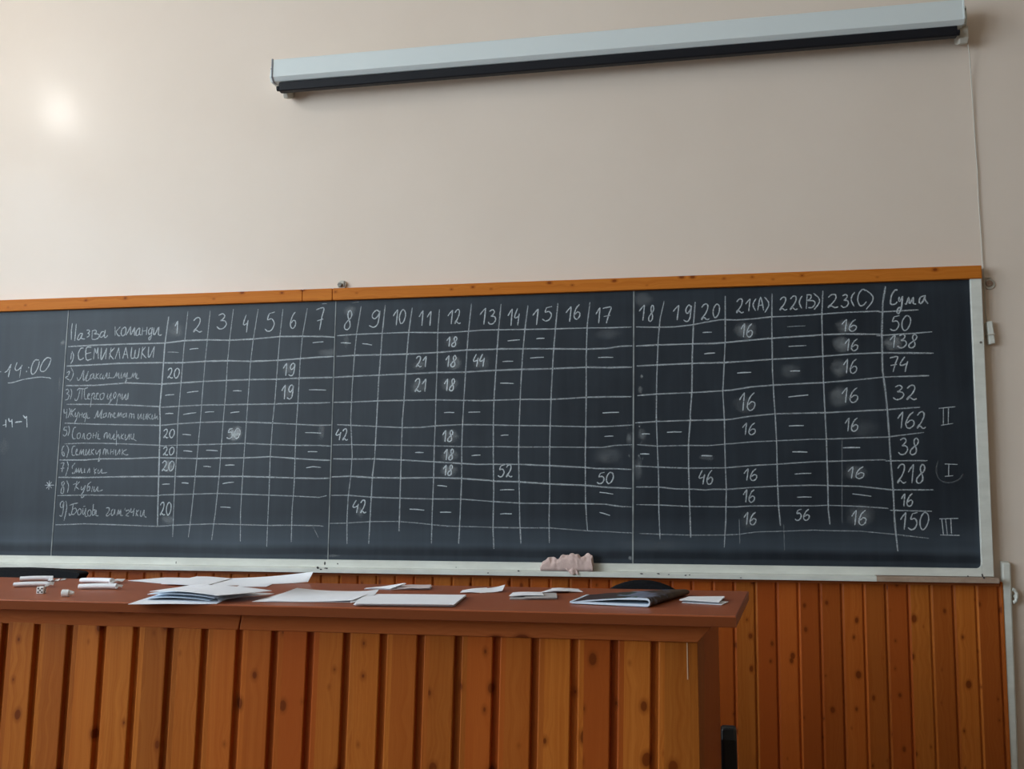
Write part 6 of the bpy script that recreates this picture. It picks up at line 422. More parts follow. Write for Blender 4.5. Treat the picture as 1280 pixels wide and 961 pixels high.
# orange wooden top rail in three lengths
for (a, c) in [(-3.75, -1.5743), (-1.5727, -1.4391), (-1.4375, 1.1665)]:
    b = bmesh.new(); (z0a, z1a), (z0c, z1c) = (lambda x: (1.9828 + 0.00002 * x, 2.0341 + -0.00047 * x))(a), (lambda x: (1.9828 + 0.00002 * x, 2.0341 + -0.00047 * x))(c)
    hexa(b, [(a, -0.05, z0a), (c, -0.05, z0c), (c, 0.0, z0c), (a, 0.0, z0a), (a, -0.05, z1a), (c, -0.05, z1c), (c, 0.0, z1c), (a, 0.0, z1a)])
    obj('top_rail', b, m_rail, board, bevel=0.003)

# ------------------------------------------------------------------ wall hardware at the right of the board
b = bmesh.new()
hexa(b, [(1.164, -0.028, 0.02), (1.201, -0.028, 0.02), (1.203, 0.0, 0.02), (1.164, 0.0, 0.02), (1.186, -0.028, 0.910), (1.217, -0.028, 0.908), (1.218, 0.0, 0.915), (1.186, 0.0, 0.917)])
struct('trim_3', b, m_white, bevel=0.006)
t = thing('white_junction_box', 'small white plastic box on the wall touching the upper right edge of the board frame', 'junction box', (1.19, -0.005, 1.77))
b = bmesh.new(); hexa(b, [(1.184, -0.03, 1.728), (1.207, -0.03, 1.734), (1.207, 0.0, 1.734), (1.184, 0.0, 1.728), (1.180, -0.03, 1.818), (1.201, -0.03, 1.82), (1.201, 0.0, 1.82), (1.180, 0.0, 1.818)])
obj('cover', b, m_white, t, bevel=0.004)
b = bmesh.new(); hexa(b, [(1.1795, -0.034, 1.764), (1.2065, -0.034, 1.766), (1.2065, 0.0, 1.766), (1.1795, 0.0, 1.764), (1.179, -0.034, 1.768), (1.206, -0.034, 1.77), (1.206, 0.0, 1.77), (1.179, 0.0, 1.768)])
obj('clip_band', b, m_bracket, t)
t = thing('wall_socket_mount', 'rusty brown round mount on the wall just below the right end of the orange rail', 'wall mount', (1.205, 0, 1.968))
b = bmesh.new(); disc_y(b, 1.205, 1.968, -0.006, 0.0, 0.021); obj('plaster_ring', b, m_bracket, t, bevel=0.002)
b = bmesh.new(); disc_y(b, 1.203, 1.970, -0.012, -0.004, 0.0125); obj('rusty_core', b, m_rust, t, bevel=0.003)
b = bmesh.new(); box(b, 1.186, 1.212, -0.006, 0.0, 1.991, 1.994); obj('upper_lug', b, m_bracket, t)
t = thing('wall_bolt', 'small grey metal bolt head in the wall just above the orange wooden rail', 'bolt', (-1.409, 0, 2.056))
b = bmesh.new(); disc_y(b, -1.412, 2.058, -0.008, 0.0, 0.020); obj('washer', b, m_bracket, t, bevel=0.002)
b = bmesh.new(); disc_y(b, -1.418, 2.056, -0.022, -0.006, 0.010, 6); obj('bolt_head', b, m_metal, t, bevel=0.001)
b = bmesh.new(); tube(b, [(-1.400, -0.014, 2.070), (-1.398, -0.018, 2.060), (-1.399, -0.014, 2.048)], 0.003); obj('wire_loop', b, m_metal, t)
t = thing('wall_hook', 'small white curved hook on the wall beside the white post', 'hook', (1.225, 0, 0.79))
b = bmesh.new(); tube(b, [(1.217 + 0.001 * k, -0.02, 0) if False else (1.2185 + 0.014 * math.sin(a), -0.022, 0.789 + 0.024 * math.cos(a)) for k, a in enumerate([math.radians(q) for q in range(0, 181, 15)])], 0.0065, 10)
obj('hook_arm', b, m_white, t, smooth=True)
b = bmesh.new(); disc_y(b, 1.230, 0.786, -0.02, 0.0, 0.008); obj('fixing_peg', b, m_white, t)

# ------------------------------------------------------------------ projection screen
scr = thing('projection_screen', 'long white roll-up projection screen case mounted high on the wall', 'projection screen', (-0.3, 0, 2.95))
XA, XB = -1.711, 1.132; RISE = 0.026 / (XB - XA)
def sz(x, z): return z + RISE * (x - XA)
case = [(-0.045, 3.045), (-0.128, 3.045), (-0.130, 3.040), (-0.130, 2.966), (-0.112, 2.951), (-0.085, 2.951), (-0.045, 2.975)]
b = bmesh.new(); extrude_profile(b, case, lambda p, e: ((XA + 0.004) if e == 0 else XB - 0.004, p[0], sz(XA if e == 0 else XB, p[1] + (0.004 if e else 0.0) * (p[1] < 3.0) * -1.0)))
obj('case', b, m_case, scr, bevel=0.002)
capo = [(-0.044, 3.048), (-0.131, 3.048), (-0.133, 3.044), (-0.133, 2.965), (-0.114, 2.949), (-0.084, 2.949), (-0.044, 2.973)]
for xa, xb, mt in ((XA, XA + 0.005, m_case_edge), (XB - 0.005, XB, m_case)):
    b = bmesh.new(); extrude_profile(b, capo, lambda p, e: (xa if e == 0 else xb, p[0], sz(xa, p[1]))); obj('end_cap', b, mt, scr)
for xa, xb in ((XA - 0.018, XA), (XB, XB + 0.016)):
    b = bmesh.new(); fl = [(-0.0, 3.03), (-0.100, 3.03), (-0.110, 2.975), (-0.095, 2.956), (-0.0, 2.965)]
    extrude_profile(b, fl, lambda p, e: (xa if e == 0 else xb, p[0], sz(xa, p[1]))); obj('mounting_flange', b, m_case, scr, bevel=0.003)
    b = bmesh.new(); disc_y(b, (xa + xb) / 2, sz(xa, 3.012), -0.112, -0.100, 0.0035); obj('flange_screw', b, m_metal, scr)
b = bmesh.new()
extrude_profile(b, [(-0.082, 2.947), (-0.112, 2.947), (-0.114, 2.942), (-0.114, 2.911), (-0.110, 2.907), (-0.084, 2.907)], lambda p, e: (-1.683 if e == 0 else 1.108, p[0], sz(-1.683 if e == 0 else 1.108, p[1])))
obj('weight_bar', b, m_black, scr, bevel=0.002)
for x in (-1.690, 1.110):
    b = bmesh.new(); tube(b, [(x - 0.003, -0.105, sz(x, 2.921)), (x + 0.006, -0.105, sz(x, 2.921))], 0.0115, 14); obj('bar_end_plug', b, m_black, scr)
for x, w in ((-1.668, 0.022), (1.141, 0.034)):
    b = bmesh.new(); z0 = sz(x, 2.892); 
    extrude_profile(b, [(0.0, sz(x, 2.962)), (-0.080, sz(x, 2.962)), (-0.080, z0 + 0.016), (-0.066, z0), (-0.03, z0 + 0.012), (0.0, z0 + 0.03)], lambda p, e: (x - w / 2 if e == 0 else x + w / 2, p[0], p[1]))
    obj('wall_bracket', b, m_bracket, scr, bevel=0.004)
cb = thing('hanging_cable', 'thin cream cable hanging down the wall from the screen to the orange rail', 'cable', (1.185, -0.01, 2.1))
b = bmesh.new(); cp = [(1.152, -0.06, 2.975), (1.162, -0.05, 2.93), (1.172, -0.03, 2.87), (1.178, -0.012, 2.80), (1.180, -0.008, 2.68), (1.181, -0.007, 2.55), (1.183, -0.007, 2.42), (1.1815, -0.007, 2.30), (1.1835, -0.007, 2.18), (1.1835, -0.007, 2.06), (1.186, -0.008, 1.95), (1.1835, -0.008, 1.86), (1.186, -0.010, 1.82)]
tube(b, cp, 0.0021, 8); obj('cord', b, m_cable, cb, smooth=True)

# ------------------------------------------------------------------ demonstration desk
desk = thing('lecture_desk', 'long wooden lecture desk with a brown top and vertical pine planks on its front', 'desk', (-1.2, -1.76, 0))
def front_y(x): return -2.0335 - 0.0065 * (x - 0.105)
b = bmesh.new(); xl = -2.6; zt0 = DESK_TOP - 0.0215
P = [(xl, front_y(xl)), (0.105, -2.0335), (0.163, -1.541), (xl, -1.51)]
hexa(b, [(*p, zt0) for p in P] + [(*p, DESK_TOP) for p in P]); obj('desk_top', b, m_desk_top, desk, bevel=0.0025, seg=3)
b = bmesh.new(); hexa(b, [(xl, front_y(xl) - 0.0016, zt0 + 0.0015), (0.1045, -2.0351, zt0 + 0.0015), (0.1045, -2.0325, zt0 + 0.0015), (xl, front_y(xl) + 0.001, zt0 + 0.0015), (xl, front_y(xl) - 0.0016, DESK_TOP - 0.0025), (0.1045, -2.0351, DESK_TOP - 0.0025), (0.1045, -2.0325, DESK_TOP - 0.0025), (xl, front_y(xl) + 0.001, DESK_TOP - 0.0025)])
obj('edge_band', b, m_edge, desk)
def corn(xa, xb, mit_a, mit_b):
    bm = bmesh.new(); dy = lambda x: front_y(x) + 2.0335
    prof = [(-1.979, zt0 - 0.0005, 0.028), (-1.979, zt0 - 0.006, 0.028), (-1.972, 0.871, 0.0), (-1.952, 0.871, 0.0), (-1.952, zt0 - 0.0005, 0.0)]
    extrude_profile(bm, prof, lambda p, e: ((xa + mit_a * p[2], p[0] + dy(xa), p[1]) if e == 0 else (xb + mit_b * p[2], p[0] + dy(xb), p[1])))
    return bm
obj('cornice', corn(xl, -0.913, 0, 0.35), m_cornice, desk, bevel=0.002)
obj('cornice', corn(-0.910, 0.0345, 0.35, 1.0), m_cornice, desk, bevel=0.002)
b = bmesh.new()
planks(b, -1.4583 + 0.871 * 0.0 - 15 * 0.0784, 34, 0.0784, plank_profile(0.0784, 0.0125, 0.011, 0.0016), -1.963, 0.02, 0.8745, 0.871, 0.022, 0.033, -1.938)
obj('front_planks', b, m_desk_plank, desk)
b = bmesh.new()
hexa(b, [(0.014, -1.963, 0.02), (0.034, -1.962, 0.02), (0.090, -1.548, 0.02), (0.066, -1.548, 0.02), (0.014, -1.963, 0.888), (0.035, -1.962, 0.888), (0.091, -1.548, zt0 - 0.001), (0.066, -1.548, zt0 - 0.001)])
obj('side_panel', b, m_desk_plank, desk, bevel=0.0015)
b = bmesh.new(); box(b, xl + 0.02, xl + 0.045, -1.93, -1.55, 0.02, zt0 - 0.001); obj('side_panel', b, m_desk_plank, desk)
b = bmesh.new(); box(b, xl + 0.03, 0.05, -1.90, -1.58, 0.12, 0.14); obj('inner_shelf', b, m_cornice, desk)
b = bmesh.new(); box(b, 0.0135, 0.0155, -1.9642, -1.962, 0.800, 0.869); obj('pale_edge_strip', b, m_pale_strip, desk)  # thin pale upright strip near the end of the front planks

# ------------------------------------------------------------------ papers on the desk
def paper(name, label, cat, layers, mat=None, group=None, th=0.0006):
    """layers: list of (corners, bow, ripple); several layers of one folded thing share one mesh"""
    b = bmesh.new()
    for k, (c, bow, rip) in enumerate(layers): sheet_into(b, c, bow, rip, th=th, seed=len(bpy.data.objects) * 0.37 + k)
    o = obj(name, b, mat or m_paper, None, smooth=False)
    return tag(o, label, cat, group)
paper('paper_sheet', 'white sheet lying lowest in the front pile, poking over the desk edge', 'paper sheet', [([(-1.1064, -2.0648, 0.9308), (-0.9328, -2.0247, 0.9308), (-0.9838, -1.8107, 0.931), (-1.1526, -1.8427, 0.931)], 0.0, 0.001)], m_paper, group='loose sheets in the two paper piles')
paper('paper_sheet', 'sheet with painted bluish shade, bowed up inside the front pile with its open edge showing', 'paper sheet', [([(-1.1104, -1.9951, 0.934), (-0.9626, -1.9974, 0.933), (-0.9904, -1.7761, 0.933), (-1.1627, -1.7894, 0.933)], 0.0045, 0.0005)], m_paper_b, group='loose sheets in the two paper piles')
paper('paper_sheet', 'bent white sheet under the topmost sheet of the front pile', 'paper sheet', [([(-1.1145, -1.9793, 0.9415), (-0.9451, -2.0117, 0.9405), (-0.9499, -1.8092, 0.9395), (-1.1429, -1.8362, 0.9395)], 0.004, 0.0006)], m_paper_b, group='loose sheets in the two paper piles')
paper('paper_sheet', 'topmost white sheet of the front pile, reaching toward the pointed sheet', 'paper sheet', [([(-1.1062, -1.9846, 0.948), (-0.9267, -2.0348, 0.948), (-0.8764, -1.8808, 0.944), (-1.0729, -1.8729, 0.952)], 0.004, 0.001)], m_paper, group='loose sheets in the two paper piles')
paper('paper_sheet', 'narrow curled white sheet sticking out of the front pile', 'paper sheet', [([(-0.9496, -1.9805, 0.931), (-0.9115, -1.8925, 0.933), (-0.8894, -1.8373, 0.933), (-0.9887, -1.9363, 0.943)], 0.002, 0.001)], m_paper, group='loose sheets in the two paper piles')
paper('paper_sheet', 'long thin pointed white sheet at the back of the desk beside the rolled slips', 'paper sheet', [([(-1.4083, -1.5691, 0.931), (-1.1983, -1.6601, 0.931), (-1.2401, -1.4539, 0.931), (-1.3639, -1.4648, 0.931)], 0.0, 0.0005)], m_paper, group='loose sheets in the two paper piles')
paper('paper_sheet', 'highest white sheet of the back pile, lying across the long ones', 'paper sheet', [([(-1.2634, -1.6621, 0.933), (-1.1352, -1.692, 0.933), (-1.1542, -1.4991, 0.935), (-1.2751, -1.4579, 0.935)], 0.001, 0.0008)], m_paper, group='loose sheets in the two paper piles')
paper('paper_sheet', 'white sheet of the back pile with its end corner curling up', 'paper sheet', [([(-1.1302, -1.6692, 0.932), (-0.9321, -1.53, 0.932), (-0.9321, -1.495, 0.955), (-1.1753, -1.4787, 0.933)], -0.003, 0.0005)], m_paper, group='loose sheets in the two paper piles')
paper('paper_slip', 'short narrow white slip between the back pile and the front pile', 'paper slip', [([(-1.0589, -1.67, 0.9308), (-0.9885, -1.6566, 0.9308), (-1.0016, -1.5936, 0.9308), (-1.0758, -1.6078, 0.9308)], 0, 0)], m_paper)
paper('paper_sheet', 'lower white sheet under the sheet with a raised peak', 'paper sheet', [([(-0.8785, -1.9762, 0.9308), (-0.6687, -1.9523, 0.9308), (-0.6851, -1.8415, 0.9308), (-0.8866, -1.7902, 0.9308)], 0, 0.0005)], m_paper, group='loose sheets in the two paper piles')
paper('paper_sheet', 'wide white sheet bent to a raised peak, beside the flat folded document', 'paper sheet', [([(-0.8564, -1.9743, 0.933), (-0.6662, -1.9549, 0.936), (-0.6662, -1.7985, 0.94), (-0.8057, -1.9146, 0.954)], -0.003, 0.001)], m_paper, group='loose sheets in the two paper piles')
paper('paper_sheet', 'small white sheet with a triangular corner, leaning against the flat folded document', 'paper sheet', [([(-0.6658, -1.9708, 0.932), (-0.6425, -1.9053, 0.933), (-0.6621, -1.7909, 0.942), (-0.7039, -1.8512, 0.94)], 0, 0.0006)], m_paper, group='loose sheets in the two paper piles')
paper('folded_document', 'flat white folded document with several layers near the front desk edge', 'document', [([(-0.647, -2.0004, 0.9306), (-0.4469, -1.9832, 0.9306), (-0.4659, -1.786, 0.9306), (-0.6915, -1.8058, 0.9306)], 0, 0.0003), ([(-0.642, -2.0052, 0.9317), (-0.443, -1.9861, 0.9317), (-0.4614, -1.7901, 0.9317), (-0.6864, -1.8098, 0.9317)], 0, 0.0003), ([(-0.6466, -2.009, 0.9328), (-0.4477, -1.9906, 0.9328), (-0.4664, -1.7961, 0.9328), (-0.691, -1.8156, 0.9328)], 0, 0.0003), ([(-0.642, -2.0102, 0.9339), (-0.4429, -1.9933, 0.9339), (-0.461, -1.8, 0.9339), (-0.6851, -1.8195, 0.9339)], 0, 0.0003), ([(-0.6423, -2.0169, 0.935), (-0.4445, -1.9972, 0.935), (-0.4625, -1.8054, 0.935), (-0.6862, -1.8247, 0.935)], 0, 0.0003), ([(-0.6387, -2.0176, 0.9361), (-0.4405, -2.0002, 0.9361), (-0.458, -1.8096, 0.9361), (-0.6811, -1.8289, 0.9361)], 0, 0.0003)], m_paper)
paper('paper_slip', 'folded white slip with a raised torn tip, behind the flat folded document', 'paper slip', [([(-0.7383, -1.6649, 0.9308), (-0.6672, -1.6715, 0.9308), (-0.6394, -1.6463, 0.943), (-0.7041, -1.6156, 0.932)], 0, 0.001), ([(-0.7335, -1.6676, 0.933), (-0.6698, -1.6757, 0.933), (-0.6391, -1.6542, 0.945), (-0.7007, -1.6203, 0.934)], 0, 0.001)], m_paper)
paper('paper_slip', 'folded slip with painted pinkish shade, overlapping the slip with the torn tip', 'paper slip', [([(-0.6697, -1.676, 0.9308), (-0.5792, -1.6508, 0.9308), (-0.5914, -1.5882, 0.933), (-0.6676, -1.6033, 0.934)], 0.001, 0.001), ([(-0.6554, -1.6718, 0.934), (-0.5778, -1.6638, 0.935), (-0.5874, -1.6116, 0.938), (-0.6574, -1.6179, 0.937)], 0, 0.002)], m_paper_p)
paper('paper_slip', 'folded white slip with a pointed upturned end, alone behind the desk middle', 'paper slip', [([(-0.4927, -1.7156, 0.9308), (-0.4352, -1.7047, 0.9308), (-0.4452, -1.6353, 0.936), (-0.4967, -1.6726, 0.933)], 0.001, 0.001), ([(-0.4474, -1.7091, 0.931), (-0.4017, -1.674, 0.933), (-0.4071, -1.6068, 0.941), (-0.447, -1.655, 0.935)], -0.001, 0.001)], m_paper)
paper('folded_booklet', 'small grey and white folded booklet under a white slip', 'booklet', [([(-0.357, -1.8347, 0.9306), (-0.2583, -1.8095, 0.9306), (-0.2726, -1.7086, 0.9306), (-0.3692, -1.7323, 0.9306)], 0, 0), ([(-0.3569, -1.8352, 0.932), (-0.258, -1.8116, 0.932), (-0.2724, -1.7102, 0.932), (-0.3689, -1.7339, 0.932)], 0, 0), ([(-0.3259, -1.8338, 0.9338), (-0.2569, -1.8142, 0.9338), (-0.2712, -1.7121, 0.9338), (-0.3365, -1.7318, 0.9338)], 0, 0)], m_paper_g, th=0.001)
paper('paper_slip', 'white slip lying on top of the small grey booklet', 'paper slip', [([(-0.3617, -1.8174, 0.9362), (-0.2885, -1.7916, 0.9362), (-0.3033, -1.723, 0.9362), (-0.366, -1.7404, 0.9362)], 0.001, 0.0005)], m_paper)
paper('paper_slip', 'white slip with a folded hump next to the grey booklet', 'paper slip', [([(-0.3182, -1.6825, 0.9308), (-0.2172, -1.6445, 0.9308), (-0.2351, -1.5773, 0.9308), (-0.3007, -1.5898, 0.9308)], 0.0022, 0.001), ([(-0.2945, -1.6938, 0.935), (-0.2465, -1.6647, 0.934), (-0.2614, -1.5988, 0.934), (-0.2924, -1.6244, 0.936)], 0.001, 0.001)], m_paper)
paper('paper_slip', 'lower white folded slip beside the magazine', 'paper slip', [([(0.0059, -1.8318, 0.9308), (0.0863, -1.856, 0.9308), (0.104, -1.7916, 0.9308), (0.0167, -1.7347, 0.9308)], 0, 0.0005)], m_paper)
paper('paper_slip', 'upper white folded slip with a thick edge, beside the magazine', 'paper slip', [([(0.0011, -1.813, 0.933), (0.0821, -1.8444, 0.933), (0.0992, -1.7223, 0.933), (0.0218, -1.7403, 0.933)], 0, 0.0003), ([(0.0011, -1.8245, 0.936), (0.0816, -1.8561, 0.936), (0.0981, -1.7454, 0.937), (0.0217, -1.7532, 0.936)], 0, 0.0003)], m_paper)
# rolled or folded narrow slips at the left
def roll(name, label, path, rad, flat, tip, mat, group):
    t = thing(name, label, 'paper slip', path[0], group)
    b = bmesh.new(); tube(b, path, rad, 12, flat); obj('rolled_body', b, mat, t)
    b = bmesh.new(); sheet_into(b, tip, 0.003, 0.004, n=6, m=4, seed=path[0][0]); obj('loose_end', b, m_paper, t)
    return t
roll('rolled_paper_slip', 'rolled white slip at the back, nearest the black chair back', [(-1.6697, -1.6363, 0.9369), (-1.6585, -1.6301, 0.9373), (-1.6473, -1.624, 0.9376), (-1.6361, -1.6178, 0.9377), (-1.6249, -1.6116, 0.9376), (-1.6137, -1.6055, 0.9373), (-1.6025, -1.5993, 0.9369)], [0.0105, 0.0105, 0.0105, 0.0105, 0.0105, 0.0105, 0.0105], 0.6, [(-1.5894, -1.6373, 0.931), (-1.5784, -1.6305, 0.931), (-1.6112, -1.5861, 0.938), (-1.639, -1.5677, 0.934)], m_paper, 'rolled paper slips')
roll('rolled_paper_slip', 'rolled slip with a flared white end, behind the die', [(-1.583, -1.7759, 0.9361), (-1.5717, -1.7702, 0.9365), (-1.5604, -1.7645, 0.9369), (-1.5492, -1.7588, 0.937), (-1.5379, -1.7532, 0.937), (-1.5266, -1.7475, 0.9368), (-1.5153, -1.7418, 0.9364)], [0.01, 0.0101, 0.0102, 0.0103, 0.0103, 0.0104, 0.0105], 0.55, [(-1.5021, -1.7756, 0.931), (-1.4945, -1.7532, 0.931), (-1.5118, -1.723, 0.939), (-1.5103, -1.7556, 0.938)], m_paper, 'rolled paper slips')
roll('rolled_paper_slip', 'rolled white slip at the back, nearest the long pointed sheet', [(-1.4947, -1.6379, 0.9366), (-1.48, -1.6389, 0.9371), (-1.4653, -1.6399, 0.9375), (-1.4506, -1.6409, 0.9377), (-1.4359, -1.6419, 0.9377), (-1.4212, -1.6429, 0.9375), (-1.4065, -1.6439, 0.9372)], [0.01, 0.0102, 0.0103, 0.0105, 0.0107, 0.0108, 0.011], 0.6, [(-1.4016, -1.6657, 0.931), (-1.3893, -1.6293, 0.931), (-1.3964, -1.602, 0.938), (-1.4237, -1.6243, 0.936)], m_paper, 'rolled paper slips')
roll('rolled_paper_slip', 'rolled slip with a crumpled end, behind the piece of chalk', [(-1.3982, -1.7919, 0.9366), (-1.3841, -1.7886, 0.9371), (-1.37, -1.7852, 0.9375), (-1.356, -1.7818, 0.9377), (-1.3419, -1.7785, 0.9377), (-1.3278, -1.7752, 0.9375), (-1.3137, -1.7718, 0.9372)], [0.01, 0.0102, 0.0103, 0.0105, 0.0107, 0.0108, 0.011], 0.6, [(-1.3081, -1.7875, 0.931), (-1.3045, -1.7667, 0.931), (-1.3211, -1.7335, 0.936), (-1.3219, -1.7626, 0.938)], m_paper, 'rolled paper slips')
paper('paper_scrap', 'tiny torn paper scrap beside the rolled slip, the one closer to it', 'paper scrap', [([(-1.5911, -1.6091, 0.9306), (-1.584, -1.6029, 0.9306), (-1.5854, -1.5947, 0.935), (-1.6101, -1.5756, 0.932)], 0.0, 0.001)])
paper('paper_scrap', 'tiny torn paper scrap lying farther from the rolled slip', 'paper scrap', [([(-1.5874, -1.5914, 0.9306), (-1.5867, -1.5691, 0.9306), (-1.5967, -1.5529, 0.932), (-1.5946, -1.5747, 0.933)], 0.0, 0.001)])

def die(x, y, s, rz):
    t = thing('gaming_die', 'tiny white die with dark pips near the front desk edge', 'die', (x, y, DESK_TOP))
    b = bmesh.new(); box(b, -s / 2, s / 2, -s / 2, s / 2, 0.0, s); bmesh.ops.rotate(b, verts=b.verts, cent=(0, 0, 0), matrix=Matrix.Rotation(rz, 3, 'Z')); bmesh.ops.translate(b, verts=b.verts, vec=(x, y, DESK_TOP + 0.0005))
    obj('body', b, m_chalk_stick, t, bevel=0.0012, seg=3)
    R = Matrix.Rotation(rz, 3, 'Z')
    def pip(n, u, pos):
        b = bmesh.new(); c = Vector(pos); ref = Vector((0, 0, 1)) if abs(n[2]) < 0.5 else Vector((1, 0, 0)); n = Vector(n); e1 = n.cross(ref); e2 = n.cross(e1); r = s * 0.125
        extrude_profile(b, [(r * math.cos(2 * math.pi * k / 12), r * math.sin(2 * math.pi * k / 12)) for k in range(12)], lambda p, e: tuple(R @ (c + e1 * p[0] + e2 * p[1] + n * (0.0003 if e else -0.0006)) + Vector((x, y, DESK_TOP + 0.0005))))
        obj('pip', b, m_soot, t)
    q = s * 0.26
    for a, h in ((-q, -q), (q, q), (0, 0), (-q, q), (q, -q)): pip((0, -1, 0), 0, (a, -s / 2, s / 2 + h))
    for a, h in ((-q, -q), (q, q), (0, 0)): pip((1, 0, 0), 0, (s / 2, a, s / 2 + h))
    for a, h in ((-q, -q), (q, q)): pip((0, 0, 1), 0, (a, h, s))
die(-1.4193, -1.9013, 0.0155, 0.25)
t = thing('chalk_stub', 'short white stub of chalk on the front desk edge beside the die', 'chalk', (-1.3225, -1.9538, DESK_TOP))
b = bmesh.new(); tube(b, [(-1.3305, -1.9558, DESK_TOP + 0.0082), (-1.3165, -1.9508, DESK_TOP + 0.0080)], [0.0080, 0.0077], 12); obj('stick', b, m_chalk_stick, t, bevel=0.0008)
b = bmesh.new(); tube(b, [(-1.3165, -1.9508, DESK_TOP + 0.0085), (-1.3065, -1.9478, DESK_TOP + 0.0082)], [0.0060, 0.0035], 10); obj('worn_tip', b, m_chalk_stick, t)

# folded magazine
def magazine():
    t = thing('folded_magazine', 'glossy magazine folded over on itself with a dark picture cover', 'magazine', (-0.1, -1.76, DESK_TOP))
    o = Vector([(-0.2184, -1.8908, 0.93), (-0.0559, -1.926, 0.93), (-0.1981, -1.7329, 0.93), (0.0244, -1.6644, 0.93)][0]); u = Vector([(-0.2184, -1.8908, 0.93), (-0.0559, -1.926, 0.93), (-0.1981, -1.7329, 0.93), (0.0244, -1.6644, 0.93)][1]) - o; L = u.length; u.normalize(); bl = Vector([(-0.2184, -1.8908, 0.93), (-0.0559, -1.926, 0.93), (-0.1981, -1.7329, 0.93), (0.0244, -1.6644, 0.93)][2]); br = Vector([(-0.2184, -1.8908, 0.93), (-0.0559, -1.926, 0.93), (-0.1981, -1.7329, 0.93), (0.0244, -1.6644, 0.93)][3]); fr = Vector([(-0.2184, -1.8908, 0.93), (-0.0559, -1.926, 0.93), (-0.1981, -1.7329, 0.93), (0.0244, -1.6644, 0.93)][1])
    def loop(r, z0, n=12, flatleft=0.0):        # centre line of one folded leaf in (s, z)
        pts = [(flatleft, z0)] + [(L * q, z0) for q in (0.3, 0.6, 0.85)]
        top = 0.0185
        for k in range(n + 1):
            a = -math.pi / 2 + math.pi * k / n; rr = (top - 2 * z0) / 2 + z0
            hgt = (0.0185 - z0 * 1.0 - z0) / 2
            pts.append((L - 0.008 + (0.008 - z0 * 0.6) * math.cos(a), z0 + hgt + hgt * math.sin(a)))
        for q in (0.8, 0.6, 0.4, 0.2, 0.0):
            pts.append((L * q + flatleft * (q == 0), 0.0045 + (0.0185 - 0.0045) * (q / 0.8) ** 0.8 - z0 * 0.6 if q < 0.8 else 0.0185 - z0))
        return pts
    def place(s, z, e):
        q = s / L; p = (o * (1 - q) + fr * q) if e == 0 else (bl * (1 - q) + br * q)
        return (p.x, p.y, DESK_TOP + 0.0008 + z * (1.0 if e == 0 else 0.7))
    def leaf(bm, z0, th, flatleft):
        c = loop(0, z0, flatleft=flatleft); out = []; inn = []
        for i, (s, z) in enumerate(c):
            a = c[max(i - 1, 0)]; d = c[min(i + 1, len(c) - 1)]; tx, tz = d[0] - a[0], d[1] - a[1]; l = math.hypot(tx, tz) or 1e-6
            out.append((s + tz / l * th / 2, z - tx / l * th / 2)); inn.append((s - tz / l * th / 2, z + tx / l * th / 2))
        va = [[bm.verts.new(place(*p, e)) for p in w] for e in (0, 1) for w in (out, inn)]
        for i in range(len(c) - 1):
            bm.faces.new((va[0][i], va[0][i + 1], va[2][i + 1], va[2][i])); bm.faces.new((va[1][i], va[3][i], va[3][i + 1], va[1][i + 1]))
            bm.faces.new((va[0][i], va[1][i], va[1][i + 1], va[0][i + 1])); bm.faces.new((va[2][i], va[2][i + 1], va[3][i + 1], va[3][i]))
        for i in (0, len(c) - 1): bm.faces.new((va[0][i], va[2][i], va[3][i], va[1][i]))
    b = bmesh.new(); leaf(b, 0.0004, 0.0006, 0.0); obj('cover', b, m_mag, t)
    b = bmesh.new()
    for k in range(6): leaf(b, 0.0012 + 0.0007 * k, 0.0006, -0.003 * (k % 2))
    obj('pages', b, m_paper_b, t)
m_mag = M('magazine_cover', (0.05, 0.05, 0.06), 0.5, 0.15); _t = NT(m_mag); _x, _y, _z, _v = _t.xyz()
_n = _t.noise(_v, 22.0, 3.0, 0.6, 0.8)
_u = _t.math('ADD', _t.math('MULTIPLY', _t.math('ADD', _x, 0.215), 4.3), _t.math('MULTIPLY', _t.math('SUBTRACT', _n, 0.5), 0.9))
_c = _t.n('ShaderNodeValToRGB'); _e = _c.color_ramp.elements
for _k in range(5): _e.new(0.5)
for _k, (_p2, _cc) in enumerate(((0.0, (0.040, 0.024, 0.024)), (0.34, (0.060, 0.034, 0.034)), (0.46, (0.035, 0.075, 0.055)), (0.55, (0.24, 0.26, 0.36)), (0.66, (0.14, 0.15, 0.20)), (0.74, (0.040, 0.024, 0.015)), (0.95, (0.09, 0.055, 0.03)))):
    _e[_k].position = _p2; _e[_k].color = (*_cc, 1)
_t.put(_c.inputs[0], _u); _t.put(_t.b.inputs['Base Color'], _c.outputs[0])
magazine()

